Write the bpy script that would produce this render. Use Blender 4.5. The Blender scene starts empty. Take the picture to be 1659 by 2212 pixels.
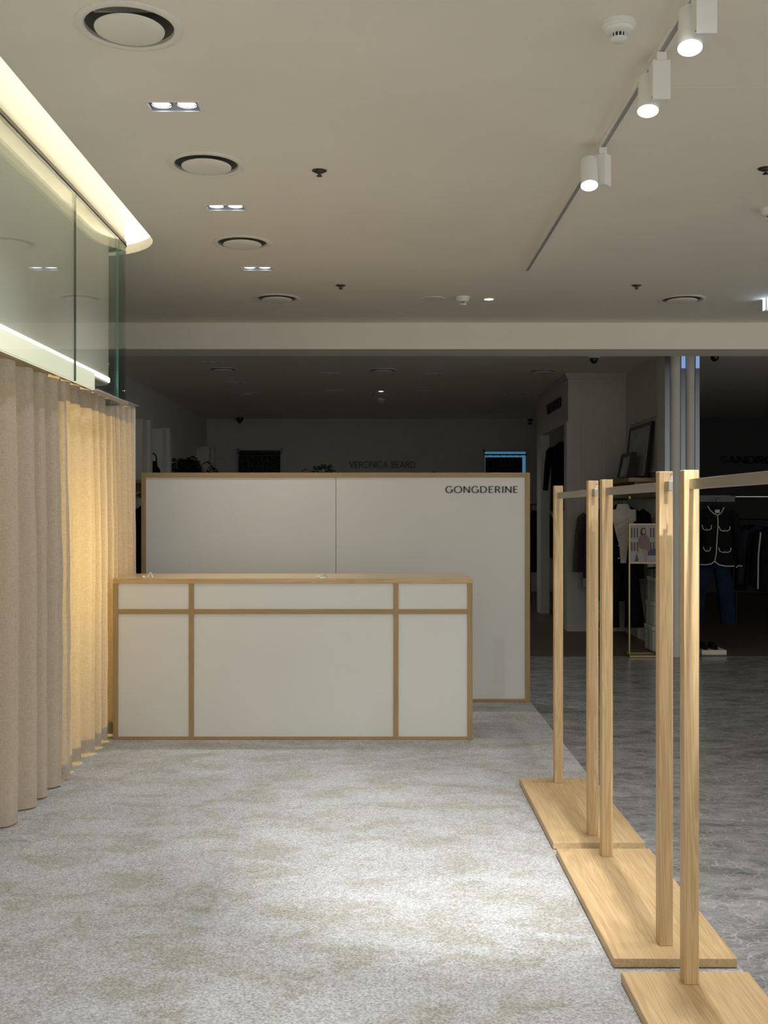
import bpy, bmesh, math, random
from mathutils import Vector
from mathutils.noise import noise as mnoise

S = bpy.context.scene
C = bpy.context.collection
PI = math.pi
# ------------------------------------------------------------------ camera (photo frame 1659 x 2212)
W, H, F = 1659.0, 2212.0, 2250.0        # focal length in photo pixels
CX, CY, EYE = 820.0, 1104.0, 1.40       # vanishing point of the depth lines, eye height
cam = bpy.data.cameras.new('camera'); co = bpy.data.objects.new('camera', cam); C.objects.link(co)
co.location = (0, 0, EYE); co.rotation_euler = (PI/2, 0, 0)
cam.sensor_fit = 'VERTICAL'; cam.sensor_height = 36.0; cam.sensor_width = 27.0
cam.lens = 36.0*F/H
cam.shift_x = (W/2-CX)/H; cam.shift_y = -(H/2-CY)/H
cam.clip_start = 0.05; cam.clip_end = 100
S.camera = co
# ------------------------------------------------------------------ world, exposure
wd = bpy.data.worlds.new('world'); S.world = wd; wd.use_nodes = True
wd.node_tree.nodes['Background'].inputs[0].default_value = (1.0, 0.985, 0.95, 1)
wd.node_tree.nodes['Background'].inputs[1].default_value = 1.0
vs = S.view_settings
vs.view_transform = 'Standard'; vs.look = 'None'; vs.gamma = 1.0; vs.use_curve_mapping = False
vs.exposure = 0.24
TRACK_W, DOWN_W, COVE_E, WARM_W = 56.0, 29.0, 3.4, 44.0
COOL = (0.985, 0.99, 1.0); WARM = (1.0, 0.73, 0.24)

def at(x, y, Y):            # a pixel and a distance along the view give a point
    return Vector(((x-CX)*Y/F, Y, EYE-(y-CY)*Y/F))
def px(x, Y): return (x-CX)*Y/F
def pz(y, Y): return EYE-(y-CY)*Y/F
CEIL = 3.0
def ceil_at(x, y): Y = (CEIL-EYE)*F/(CY-y); return ((x-CX)*Y/F, Y)

# ------------------------------------------------------------------ materials
def nt(name):
    m = bpy.data.materials.new(name); m.use_nodes = True
    t = m.node_tree; b = t.nodes['Principled BSDF']
    return m, t, b
def mat(name, col, rough=0.6, metal=0.0, spec=0.5, emit=None, es=0.0, var=0.0, scale=8.0, bump=0.0, bscale=60.0, stretch=(1,1,1)):
    m, t, b = nt(name)
    b.inputs['Base Color'].default_value = (*col, 1); b.inputs['Roughness'].default_value = rough
    b.inputs['Metallic'].default_value = metal; b.inputs['Specular IOR Level'].default_value = spec
    if emit: b.inputs['Emission Color'].default_value = (*emit, 1); b.inputs['Emission Strength'].default_value = es
    tc = t.nodes.new('ShaderNodeTexCoord'); mp = t.nodes.new('ShaderNodeMapping'); mp.inputs['Scale'].default_value = stretch
    t.links.new(tc.outputs['Object'], mp.inputs[0])
    n = t.nodes.new('ShaderNodeTexNoise'); n.inputs['Scale'].default_value = scale; n.inputs['Detail'].default_value = 5
    t.links.new(mp.outputs[0], n.inputs['Vector'])
    r = t.nodes.new('ShaderNodeValToRGB')
    v = max(var, 0.015)
    r.color_ramp.elements[0].position = .3; r.color_ramp.elements[1].position = .7
    r.color_ramp.elements[0].color = (*[c*(1-v) for c in col], 1); r.color_ramp.elements[1].color = (*[min(1, c*(1+v)) for c in col], 1)
    t.links.new(n.outputs['Fac'], r.inputs[0]); t.links.new(r.outputs[0], b.inputs['Base Color'])
    if bump:
        n2 = t.nodes.new('ShaderNodeTexNoise'); n2.inputs['Scale'].default_value = bscale; n2.inputs['Detail'].default_value = 4
        t.links.new(mp.outputs[0], n2.inputs['Vector'])
        bp = t.nodes.new('ShaderNodeBump'); bp.inputs['Strength'].default_value = bump; bp.inputs['Distance'].default_value = .01
        t.links.new(n2.outputs['Fac'], bp.inputs['Height']); t.links.new(bp.outputs[0], b.inputs['Normal'])
    return m
def emis(name, col, s):
    m = bpy.data.materials.new(name); m.use_nodes = True; t = m.node_tree; t.nodes.clear()
    e = t.nodes.new('ShaderNodeEmission'); e.inputs[0].default_value = (*col, 1); e.inputs[1].default_value = s
    o = t.nodes.new('ShaderNodeOutputMaterial'); t.links.new(e.outputs[0], o.inputs[0]); return m
def oak(name, axis, light=(.63,.455,.245), dark=(.44,.295,.14)):
    m, t, b = nt(name)
    L = t.links.new; N = t.nodes.new
    tc = N('ShaderNodeTexCoord'); mp = N('ShaderNodeMapping'); oi = N('ShaderNodeObjectInfo')
    sc = [26.0]*3; sc[axis] = 1.1; mp.inputs['Scale'].default_value = sc
    cm = N('ShaderNodeVectorMath'); cm.operation = 'SCALE'; cm.inputs[0].default_value = (3.1, 7.7, 5.3)
    mm = N('ShaderNodeMath'); mm.operation = 'MULTIPLY'; mm.inputs[1].default_value = 13.0
    L(oi.outputs['Random'], mm.inputs[0]); L(mm.outputs[0], cm.inputs['Scale']); L(cm.outputs[0], mp.inputs['Location'])
    L(tc.outputs['Object'], mp.inputs[0])
    n = N('ShaderNodeTexNoise'); n.inputs['Scale'].default_value = 1.0; n.inputs['Detail'].default_value = 3; n.inputs['Distortion'].default_value = 1.2
    L(mp.outputs[0], n.inputs['Vector'])
    mp2 = N('ShaderNodeMapping'); s2 = [240.0]*3; s2[axis] = 6.0; mp2.inputs['Scale'].default_value = s2
    L(tc.outputs['Object'], mp2.inputs[0])
    n2 = N('ShaderNodeTexNoise'); n2.inputs['Scale'].default_value = 1.0; n2.inputs['Detail'].default_value = 3; L(mp2.outputs[0], n2.inputs['Vector'])
    # cathedral grain: contour bands of a slow noise
    w = N('ShaderNodeMath'); w.operation = 'MULTIPLY'; w.inputs[1].default_value = 42.0; L(n.outputs['Fac'], w.inputs[0])
    sn = N('ShaderNodeMath'); sn.operation = 'SINE'; L(w.outputs[0], sn.inputs[0])
    a = N('ShaderNodeMath'); a.operation = 'MULTIPLY_ADD'; a.inputs[1].default_value = .17; a.inputs[2].default_value = .25; L(sn.outputs[0], a.inputs[0])
    b2 = N('ShaderNodeMath'); b2.operation = 'MULTIPLY_ADD'; b2.inputs[1].default_value = .9; L(n2.outputs['Fac'], b2.inputs[0]); L(a.outputs[0], b2.inputs[2])
    r = N('ShaderNodeValToRGB'); r.color_ramp.elements[0].position = .25; r.color_ramp.elements[1].position = .95
    r.color_ramp.elements[0].color = (*light, 1); r.color_ramp.elements[1].color = (*dark, 1)
    L(b2.outputs[0], r.inputs[0]); L(r.outputs[0], b.inputs['Base Color'])
    b.inputs['Roughness'].default_value = .5
    bp = N('ShaderNodeBump'); bp.inputs['Strength'].default_value = .25; bp.inputs['Distance'].default_value = .001
    L(n2.outputs['Fac'], bp.inputs['Height']); L(bp.outputs[0], b.inputs['Normal'])
    return m
def carpet_mat():
    m, t, b = nt('carpet_pile'); L = t.links.new; N = t.nodes.new
    tc = N('ShaderNodeTexCoord')
    def nz(scale, det, st=(1,1,1), dist=0):
        mp = N('ShaderNodeMapping'); mp.inputs['Scale'].default_value = st; L(tc.outputs['Object'], mp.inputs[0])
        n = N('ShaderNodeTexNoise'); n.inputs['Scale'].default_value = scale; n.inputs['Detail'].default_value = det; n.inputs['Distortion'].default_value = dist
        L(mp.outputs[0], n.inputs['Vector']); return n
    big = nz(3.6, 10, (1, 1.7, 1), .6); fine = nz(120, 4); mid = nz(30, 6)
    r = N('ShaderNodeValToRGB'); e = r.color_ramp.elements
    e[0].position = .36; e[1].position = .66
    e[0].color = (.385,.372,.33,1); e[1].color = (.497,.502,.505,1)
    k = r.color_ramp.elements.new(.5); k.color = (.452,.451,.441,1)
    mx = N('ShaderNodeMath'); mx.operation = 'MULTIPLY_ADD'; mx.inputs[1].default_value = .5; L(mid.outputs['Fac'], mx.inputs[0])
    sb = N('ShaderNodeMath'); sb.operation = 'SUBTRACT'; sb.inputs[1].default_value = .25; L(big.outputs['Fac'], sb.inputs[0]); L(sb.outputs[0], mx.inputs[2])
    L(mx.outputs[0], r.inputs[0])
    fr = N('ShaderNodeMapRange'); fr.inputs[1].default_value = .3; fr.inputs[2].default_value = .7; fr.inputs[3].default_value = .60; fr.inputs[4].default_value = 1.27
    L(fine.outputs['Fac'], fr.inputs[0])
    mu = N('ShaderNodeVectorMath'); mu.operation = 'SCALE'; L(r.outputs[0], mu.inputs[0]); L(fr.outputs[0], mu.inputs['Scale'])
    L(mu.outputs[0], b.inputs['Base Color'])
    b.inputs['Roughness'].default_value = .95; b.inputs['Specular IOR Level'].default_value = .1
    b.inputs['Sheen Weight'].default_value = .15
    bp = N('ShaderNodeBump'); bp.inputs['Strength'].default_value = 1.0; bp.inputs['Distance'].default_value = .010
    ad = N('ShaderNodeMath'); ad.operation = 'MULTIPLY_ADD'; ad.inputs[1].default_value = .6; L(mid.outputs['Fac'], ad.inputs[0]); L(fine.outputs['Fac'], ad.inputs[2])
    L(ad.outputs[0], bp.inputs['Height']); L(bp.outputs[0], b.inputs['Normal'])
    return m
def marble_mat():
    m, t, b = nt('grey_veined_marble'); L = t.links.new; N = t.nodes.new
    tc = N('ShaderNodeTexCoord')
    nd = N('ShaderNodeTexNoise'); nd.inputs['Scale'].default_value = 5; nd.inputs['Detail'].default_value = 4; L(tc.outputs['Object'], nd.inputs['Vector'])
    vm = N('ShaderNodeVectorMath'); vm.operation = 'MULTIPLY_ADD'; vm.inputs[1].default_value = (.16,.16,.16)
    L(nd.outputs['Color'], vm.inputs[0]); L(tc.outputs['Object'], vm.inputs[2])
    base = N('ShaderNodeTexNoise'); base.inputs['Scale'].default_value = 5.0; base.inputs['Detail'].default_value = 14; base.inputs['Roughness'].default_value = .72
    bmp = N('ShaderNodeMapping'); bmp.inputs['Scale'].default_value = (1, 2.4, 1); bmp.inputs['Rotation'].default_value = (0,0,.12); L(vm.outputs[0], bmp.inputs[0]); L(bmp.outputs[0], base.inputs['Vector'])
    r = N('ShaderNodeValToRGB'); r.color_ramp.elements[0].position = .3; r.color_ramp.elements[1].position = .75
    r.color_ramp.elements[0].color = (.09,.088,.087,1); r.color_ramp.elements[1].color = (.42,.417,.41,1); L(base.outputs['Fac'], r.inputs[0])
    last = r.outputs[0]
    for sc_, wd_, amt in ((6.0, .016, .34), (14.0, .03, .42), (30.0, .05, .36), (60.0, .07, .2)):
        v = N('ShaderNodeTexVoronoi'); v.feature = 'DISTANCE_TO_EDGE'; v.inputs['Scale'].default_value = sc_; L(vm.outputs[0], v.inputs['Vector'])
        mr = N('ShaderNodeMapRange'); mr.inputs[1].default_value = 0; mr.inputs[2].default_value = wd_; mr.inputs[3].default_value = amt; mr.inputs[4].default_value = 0
        L(v.outputs['Distance'], mr.inputs[0])
        nn = N('ShaderNodeTexNoise'); nn.inputs['Scale'].default_value = sc_*.7; L(tc.outputs['Object'], nn.inputs['Vector'])
        mr2 = N('ShaderNodeMapRange'); mr2.inputs[1].default_value = .42; mr2.inputs[2].default_value = .6; L(nn.outputs['Fac'], mr2.inputs[0])
        ml = N('ShaderNodeMath'); ml.operation = 'MULTIPLY'; L(mr.outputs[0], ml.inputs[0]); L(mr2.outputs[0], ml.inputs[1])
        mix = N('ShaderNodeMix'); mix.data_type = 'RGBA'; L(ml.outputs[0], mix.inputs[0]); L(last, mix.inputs[6]); mix.inputs[7].default_value = (.70,.69,.67,1)
        last = mix.outputs[2]
    L(last, b.inputs['Base Color']); b.inputs['Roughness'].default_value = .22
    return m
def curtain_mat(name, col, trans):
    m = bpy.data.materials.new(name); m.use_nodes = True; t = m.node_tree; t.nodes.clear(); L = t.links.new; N = t.nodes.new
    tc = N('ShaderNodeTexCoord')
    mp = N('ShaderNodeMapping'); mp.inputs['Scale'].default_value = (420, 420, 45); L(tc.outputs['Object'], mp.inputs[0])
    n = N('ShaderNodeTexNoise'); n.inputs['Scale'].default_value = 1.0; n.inputs['Detail'].default_value = 3; L(mp.outputs[0], n.inputs['Vector'])
    mp2 = N('ShaderNodeMapping'); mp2.inputs['Scale'].default_value = (40, 40, 500); L(tc.outputs['Object'], mp2.inputs[0])
    n2 = N('ShaderNodeTexNoise'); n2.inputs['Scale'].default_value = 1.0; n2.inputs['Detail'].default_value = 3; L(mp2.outputs[0], n2.inputs['Vector'])
    ad = N('ShaderNodeMath'); ad.operation = 'ADD'; L(n.outputs['Fac'], ad.inputs[0]); L(n2.outputs['Fac'], ad.inputs[1])
    mr = N('ShaderNodeMapRange'); mr.inputs[1].default_value = .7; mr.inputs[2].default_value = 1.3; mr.inputs[3].default_value = .78; mr.inputs[4].default_value = 1.12
    L(ad.outputs[0], mr.inputs[0])
    sv = N('ShaderNodeVectorMath'); sv.operation = 'SCALE'; sv.inputs[0].default_value = col; L(mr.outputs[0], sv.inputs['Scale'])
    wr = N('ShaderNodeTexNoise'); wr.inputs['Scale'].default_value = 9; wr.inputs['Detail'].default_value = 4; wr.inputs['Distortion'].default_value = 1.5; L(tc.outputs['Object'], wr.inputs['Vector'])
    bp = N('ShaderNodeBump'); bp.inputs['Strength'].default_value = .35; bp.inputs['Distance'].default_value = .02; L(wr.outputs['Fac'], bp.inputs['Height'])
    d = N('ShaderNodeBsdfDiffuse'); tr = N('ShaderNodeBsdfTranslucent'); mx = N('ShaderNodeMixShader'); o = N('ShaderNodeOutputMaterial')
    L(sv.outputs[0], d.inputs[0]); L(sv.outputs[0], tr.inputs[0]); L(bp.outputs[0], d.inputs['Normal'])
    mx.inputs[0].default_value = trans; L(d.outputs[0], mx.inputs[1]); L(tr.outputs[0], mx.inputs[2]); L(mx.outputs[0], o.inputs[0])
    return m
def glass_mat(name, tint):
    m = bpy.data.materials.new(name); m.use_nodes = True; t = m.node_tree; t.nodes.clear(); L = t.links.new; N = t.nodes.new
    tr = N('ShaderNodeBsdfTransparent'); tr.inputs[0].default_value = (*tint, 1)
    g = N('ShaderNodeBsdfGlossy'); g.inputs['Roughness'].default_value = .01; g.inputs[0].default_value = (1,1,1,1)
    ge = N('ShaderNodeNewGeometry'); dt = N('ShaderNodeVectorMath'); dt.operation = 'DOT_PRODUCT'; L(ge.outputs['Normal'], dt.inputs[0]); L(ge.outputs['Incoming'], dt.inputs[1])
    ab = N('ShaderNodeMath'); ab.operation = 'ABSOLUTE'; L(dt.outputs['Value'], ab.inputs[0])
    om = N('ShaderNodeMath'); om.operation = 'SUBTRACT'; om.inputs[0].default_value = 1.0; L(ab.outputs[0], om.inputs[1])
    pw = N('ShaderNodeMath'); pw.operation = 'POWER'; pw.inputs[1].default_value = 5.0; L(om.outputs[0], pw.inputs[0])
    f = N('ShaderNodeMath'); f.operation = 'MULTIPLY_ADD'; f.inputs[1].default_value = .96; f.inputs[2].default_value = .04; L(pw.outputs[0], f.inputs[0])   # Schlick reflectance, both sides alike
    mx = N('ShaderNodeMixShader'); o = N('ShaderNodeOutputMaterial')
    L(f.outputs[0], mx.inputs[0]); L(tr.outputs[0], mx.inputs[1]); L(g.outputs[0], mx.inputs[2]); L(mx.outputs[0], o.inputs[0])
    return m

M = dict(
    ceiling=mat('ceiling_paint', (.84,.80,.70), .9, var=.03, scale=1.3, bump=.05, bscale=90),
    white=mat('white_paint', (.72,.72,.69), .6, var=.02),
    offwhite=mat('warm_white_metal', (.80,.79,.75), .45),
    vent=mat('vent_paint', (.80,.77,.69), .5, var=.03),
    ventdark=mat('vent_throat', (.20,.19,.165), .6),
    cove=mat('cove_paint', (.84,.81,.72), .8),
    dark=mat('dark_profile', (.05,.05,.045), .4),
    black=mat('black_plastic', (.012,.012,.012), .35),
    chrome=mat('chrome', (.8,.8,.8), .12, 1.0),
    steel=mat('brushed_steel', (.40,.39,.37), .38, 1.0, var=.06, scale=30, stretch=(1,.1,8), bump=.05),
    brass=mat('brass', (.27,.205,.10), .35, 1.0),
    wallwhite=mat('boutique_wall_paint', (.60,.585,.53), .8, var=.03),
    walldark=mat('dark_wall_paint', (.10,.10,.105), .8, var=.04),
    shopwood=mat('shop_floor_wood', (.115,.085,.05), .45, var=.3, scale=3, stretch=(1,12,1)),
    panel=mat('laminate_panel', (.66,.665,.63), .55, var=.012, scale=3),
    inner=mat('frosted_panel', (.74,.73,.66), .5, var=.02, scale=4),
    soffit=mat('lavender_grey_paint', (.40,.38,.40), .7),
    letter=mat('black_letter', (.01,.01,.012), .35),
    carpet=carpet_mat(), marble=marble_mat(),
    oak_x=oak('oak_along_x', 0), oak_y=oak('oak_along_y', 1), oak_z=oak('oak_along_z', 2),
    top_x=oak('countertop_oak', 0), frame_x=oak('frame_oak_along_x', 0, (.40,.272,.128), (.32,.21,.092)), frame_z=oak('frame_oak_along_z', 2, (.40,.272,.128), (.32,.21,.092)), 
    linen=curtain_mat('linen_cloth', (.66,.575,.47), .30), hem=curtain_mat('linen_hem', (.60,.51,.42), .06),
    glass=glass_mat('clear_glass', (.965,.985,.97)), glassend=glass_mat('curved_glass', (.70,.79,.78)),
    lens=emis('lamp_lens', (.97,.99,1.0), 5.0), downlens=emis('downlight_lens', (.90,.95,1.0), 3.5), housing=mat('downlight_housing', (.58,.60,.63), .5), reflector=mat('reflector_ring', (.22,.22,.23), .25, 1.0), led=emis('led_strip', (1.0,.95,.78), COVE_E*3),
    ledline=emis('led_line', (1.0,.97,.78), 2.4),
    bulb=emis('warm_bulb', WARM, 12.0),
    blueglow=emis('window_daylight', (.10,.36,.60), .38), exitglow=emis('sign_face', (.55,.75,1.0), 5.0),
    blackcloth=mat('black_cloth', (.010,.010,.012), .95, var=.3, scale=60, spec=.1, bump=.3, bscale=200),
    denim=mat('blue_denim', (.010,.019,.045), .9, var=.4, scale=6, spec=.1, bump=.3, bscale=300),
    cream=mat('cream_cloth', (.55,.50,.42), .9, var=.1, scale=12, bump=.3, bscale=20),
    trim=mat('white_trim', (.62,.60,.53), .8), tweed=mat('tweed', (.10,.085,.08), .95, var=.9, scale=130, bump=.4, bscale=130),
    plum=mat('plum_cloth', (.045,.02,.04), .95, var=.3, scale=40), navy=mat('navy_cloth', (.015,.02,.035), .95, var=.3, scale=40),
    leaf=mat('dark_leaf', (.010,.028,.014), .5, var=.4, scale=20), pot=mat('pot', (.09,.08,.07), .6),
    fabric=mat('patterned_curtain', (.05,.05,.05), .95, var=.95, scale=40, stretch=(1,1,.5)),
    art=mat('art_print', (.42,.42,.41), .6, var=.35, scale=14, stretch=(1,3,.5)),
    mirror=mat('mirror_strip', (.20,.22,.245), .3, 1.0),
    grille=mat('black_slot', (.02,.02,.02), .6),
)
M['top_x'].node_tree.nodes['Principled BSDF'].inputs['Roughness'].default_value = .28
backlit = mat('backlit_acrylic', (.80,.80,.68), .5, emit=(1.0,.97,.74), es=.60); M['fascia'] = backlit

# ------------------------------------------------------------------ mesh building
class MB:
    def __init__(s): s.v = []; s.f = []
    def add(s, vs_, fs):
        n = len(s.v); s.v += [tuple(p) for p in vs_]; s.f += [tuple(i+n for i in f) for f in fs]; return s
    def box(s, x0, x1, y0, y1, z0, z1):
        return s.add([(x0,y0,z0),(x1,y0,z0),(x1,y1,z0),(x0,y1,z0),(x0,y0,z1),(x1,y0,z1),(x1,y1,z1),(x0,y1,z1)],
                     [(3,2,1,0),(4,5,6,7),(0,1,5,4),(1,2,6,5),(2,3,7,6),(3,0,4,7)])
    def rbox(s, c, sx, sy, sz, ang):     # box rotated about z
        ca, sa = math.cos(ang), math.sin(ang); vs_ = []
        for z in (-sz/2, sz/2):
            for a, b in ((-1,-1),(1,-1),(1,1),(-1,1)):
                x, y = a*sx/2, b*sy/2; vs_.append((c[0]+ca*x-sa*y, c[1]+sa*x+ca*y, c[2]+z))
        return s.add(vs_, [(3,2,1,0),(4,5,6,7),(0,1,5,4),(1,2,6,5),(2,3,7,6),(3,0,4,7)])
    def lathe(s, prof, c=(0,0,0), n=48, cap=True):   # prof [(r,z)]
        vs_, fs = [], []
        for r, z in prof:
            for i in range(n): a = 2*PI*i/n; vs_.append((c[0]+r*math.cos(a), c[1]+r*math.sin(a), c[2]+z))
        for k in range(len(prof)-1):
            for i in range(n): j = (i+1) % n; fs.append((k*n+i, k*n+j, (k+1)*n+j, (k+1)*n+i))
        if cap: fs += [tuple(range(n))[::-1], tuple(range((len(prof)-1)*n, len(prof)*n))]
        return s.add(vs_, fs)
    def tube(s, pts, r, n=8, cap=True):
        pts = [Vector(p) for p in pts]; vs_, fs = [], []; rr = r if isinstance(r, (list, tuple)) else [r]*len(pts)
        up = None
        for i, p in enumerate(pts):
            d = (pts[min(i+1, len(pts)-1)]-pts[max(i-1, 0)]).normalized()
            if up is None: up = Vector((0,0,1)) if abs(d.z) < .9 else Vector((1,0,0))
            u = d.cross(up).normalized(); w = u.cross(d).normalized(); up = w
            for k in range(n): a = 2*PI*k/n; vs_.append(p+u*rr[i]*math.cos(a)+w*rr[i]*math.sin(a))
        for i in range(len(pts)-1):
            for k in range(n): j = (k+1) % n; fs.append((i*n+k, i*n+j, (i+1)*n+j, (i+1)*n+k))
        if cap: fs += [tuple(range(n))[::-1], tuple(range((len(pts)-1)*n, len(pts)*n))]
        return s.add(vs_, fs)
    def loft(s, secs, n=20, e=2.0):      # secs (cx,cy,z,rx,ry), superellipse
        vs_, fs = [], []
        for cx, cy, z, rx, ry in secs:
            for k in range(n):
                a = 2*PI*k/n; ca, sa = math.cos(a), math.sin(a)
                vs_.append((cx+rx*math.copysign(abs(ca)**(2/e), ca), cy+ry*math.copysign(abs(sa)**(2/e), sa), z))
        for i in range(len(secs)-1):
            for k in range(n): j = (k+1) % n; fs.append((i*n+k, i*n+j, (i+1)*n+j, (i+1)*n+k))
        fs += [tuple(range(n))[::-1], tuple(range((len(secs)-1)*n, len(secs)*n))]
        return s.add(vs_, fs)
    def prism(s, poly, z0, z1):          # poly in x,y
        n = len(poly)
        return s.add([(p[0],p[1],z0) for p in poly]+[(p[0],p[1],z1) for p in poly],
                     [tuple(range(n))[::-1], tuple(range(n, 2*n))]+[(i,(i+1)%n,(i+1)%n+n,i+n) for i in range(n)])
    def strip(s, path, z0, z1, th):      # vertical wall along a path (x,y), thickness th to the left of travel
        n = len(path); a = [Vector((p[0],p[1])) for p in path]; b = []
        for i in range(n):
            d = (a[min(i+1,n-1)]-a[max(i-1,0)]).normalized(); b.append(a[i]+Vector((-d.y,d.x))*th)
        vs_ = [(p.x,p.y,z0) for p in a]+[(p.x,p.y,z1) for p in a]+[(p.x,p.y,z0) for p in b]+[(p.x,p.y,z1) for p in b]
        fs = []
        for i in range(n-1):
            fs += [(i,i+1,n+i+1,n+i),(2*n+i+1,2*n+i,3*n+i,3*n+i+1),(i+1,i,2*n+i,2*n+i+1),(n+i,n+i+1,3*n+i+1,3*n+i)]
        fs += [(0,n,3*n,2*n),(n-1,3*n-1,4*n-1,2*n-1)]
        return s.add(vs_, fs)
    def mesh(s, name, off=(0,0,0)):
        me = bpy.data.meshes.new(name)
        me.from_pydata([(v[0]-off[0], v[1]-off[1], v[2]-off[2]) for v in s.v], [], s.f)
        bm = bmesh.new(); bm.from_mesh(me); bmesh.ops.recalc_face_normals(bm, faces=bm.faces); bm.to_mesh(me); bm.free()
        return me
def rootloc(o):
    v = Vector((0,0,0))
    while o is not None: v = v+o.location; o = o.parent
    return v
def link(name, me, m, parent=None, loc=None, bevel=0, smooth=False):
    o = bpy.data.objects.new(name, me); C.objects.link(o)
    if not me.materials: me.materials.append(M[m] if isinstance(m, str) else m)
    if parent is not None: o.parent = parent
    if loc is not None: o.location = loc
    if smooth:
        for p in me.polygons: p.use_smooth = True
        if hasattr(me, 'set_sharp_from_angle'): me.set_sharp_from_angle(angle=math.radians(38))
    if bevel:
        b = o.modifiers.new('bevel', 'BEVEL'); b.width = bevel; b.segments = 2; b.limit_method = 'ANGLE'
    return o
def part(name, mb, m, parent, bevel=0, smooth=False, label=None):      # mb in world coordinates
    o = link(name, mb.mesh(name, rootloc(parent)), m, parent, None, bevel, smooth)
    if label: o['label'] = label
    return o
def tag(o, label, cat, group=None):
    o['label'] = label; o['category'] = cat
    if group: o['group'] = group
    return o
def thing(name, label, cat, loc, group=None):
    o = bpy.data.objects.new(name, None); C.objects.link(o); o.location = loc; o.empty_display_size = .1
    return tag(o, label, cat, group)
def single(name, mb, m, loc, label, cat, group=None, **k):
    o = link(name, mb.mesh(name, loc), m, None, loc, **k); return tag(o, label, cat, group)
def struct(name, mb, m, loc=(0,0,0), label=None, **k):
    o = link(name, mb.mesh(name, loc), m, None, loc, **k); o['kind'] = 'structure'
    if label: o['label'] = label
    return o
CACHE = {}
def shared(name, key, build, m, parent, **k):    # build() -> MB in local coordinates, mesh shared between copies
    if key not in CACHE: CACHE[key] = build().mesh(name)
    return link(name, CACHE[key], m, parent, None, **k)
def spot(name, parent, loc, target, watts, col, size, blend, radius, off=None):
    l = bpy.data.lights.new(name, 'SPOT'); l.energy = watts; l.color = col; l.spot_size = math.radians(size); l.spot_blend = blend; l.shadow_soft_size = radius
    o = bpy.data.objects.new(name, l); C.objects.link(o)
    o.parent = parent; o.location = Vector(loc)-rootloc(parent)
    o.rotation_euler = (Vector(target)-Vector(loc)).to_track_quat('-Z', 'Y').to_euler()
    return o

# ------------------------------------------------------------------ the room shell
CARX = 1.098
def ring(cx, cy, r, n=32): return [(cx+r*math.cos(2*PI*i/n), cy+r*math.sin(2*PI*i/n)) for i in range(n)]
def path(xo, cy, R, xend=-3.0, y0=-1.5, n=14):  # straight run at x = xo, rounded corner about (xo-R, cy), then back to the left
    p = [(xo, y0), (xo, (y0+cy)/2)]
    p += [(xo-R+R*math.cos(a), cy+R*math.sin(a)) for a in [PI/2*i/n for i in range(n+1)]]
    return p+[(xend, cy+R)]
YEND = 18.1
vents_main = [ceil_at(280,58), ceil_at(446,356), ceil_at(523.5,525), ceil_at(598,645), ceil_at(1473,647)]
vents_back = [ceil_at(481,798), ceil_at(826,800), ceil_at(1172,802), ceil_at(535,851), ceil_at(824,851), ceil_at(1115,853), ceil_at(590,889), ceil_at(1068,890)]
downs = [(-.812, 4.12), (-.810, 5.49), (-.808, 6.87)]
downs_near = [(-.814, 2.75), (-.814, 1.38)]  # unseen lamps added to carry the downlight row on towards the camera
cove_edge = path(-1.335, 6.08, .475, -3.0)
bm = bmesh.new()
def loop(pts):
    v = [bm.verts.new((p[0], p[1], CEIL)) for p in pts]
    return [bm.edges.new((v[i], v[(i+1) % len(v)])) for i in range(len(v))]
edges = loop(cove_edge+[(-3.0, 6.8), (-3.0, 8.85), (7.0, 8.85), (7.0, -1.5)])
for x, y in vents_main: edges += loop(ring(x, y, .146))
for x, y in downs+downs_near: edges += loop([(x-.1,y-.05),(x+.1,y-.05),(x+.1,y+.05),(x-.1,y+.05)])
bmesh.ops.triangle_fill(bm, use_beauty=True, use_dissolve=False, edges=edges)
me = bpy.data.meshes.new('ceiling'); bm.to_mesh(me); bm.free()
ceil = link('ceiling', me, 'ceiling'); ceil['kind'] = 'structure'
part('cove_lip', MB().strip(cove_edge, CEIL+.002, CEIL+.06, -.04), 'cove', ceil)
part('plaster_seam', MB().box(.55, 3.2, 3.938, 3.942, CEIL-.0006, CEIL+.001), mat('seam_filler', (.77,.73,.635), .9), ceil)
# shop ceiling behind the beam
bm = bmesh.new()
edges = loop([(-3.0, 9.25), (7.0, 9.25), (7.0, YEND), (-3.0, YEND)])
for x, y in vents_back: edges += loop(ring(x, y, .146, 24))
bmesh.ops.triangle_fill(bm, use_beauty=True, use_dissolve=False, edges=edges)
me = bpy.data.meshes.new('ceiling_back'); bm.to_mesh(me); bm.free()
cb = link('ceiling_back', me, 'ceiling'); cb['kind'] = 'structure'
struct('trim_1', MB().box(-3.0, 7.0, 8.85, 9.25, 2.776, 3.02), 'ceiling', label='dropped ceiling beam across the shop')
# recess above the cove slot
struct('trim_2', MB().box(-3.05, -.98, -1.55, 6.98, 3.30, 3.34), 'cove', label='cream top of the lit ceiling cove')
struct('trim_3', MB().strip(path(-1.05, 6.25, .5, -3.0), CEIL+.01, 3.30, .03), 'cove', label='outer wall of the ceiling cove')
struct('trim_4', MB().strip(path(-1.515, 6.18, .195, -3.0), CEIL, 3.30, .02), 'cove', label='cream bulkhead wall above the glass')
led = single('led_strip', MB().strip(path(-1.13, 6.2, .46, -2.9), CEIL+.075, CEIL+.10, .02), 'led', (-1.13, 2, CEIL+.075), 'hidden light strip glowing inside the curved ceiling cove', 'light strip')
struct('floor', MB().box(-3.0, 7.0, -1.5, 10.0, -.05, 0), 'marble', label='grey veined polished marble floor')
struct('floor_boutique', MB().box(-3.0, 7.0, 10.0, YEND, -.05, 0.004), 'shopwood', label='dark wood shop floor')
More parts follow.
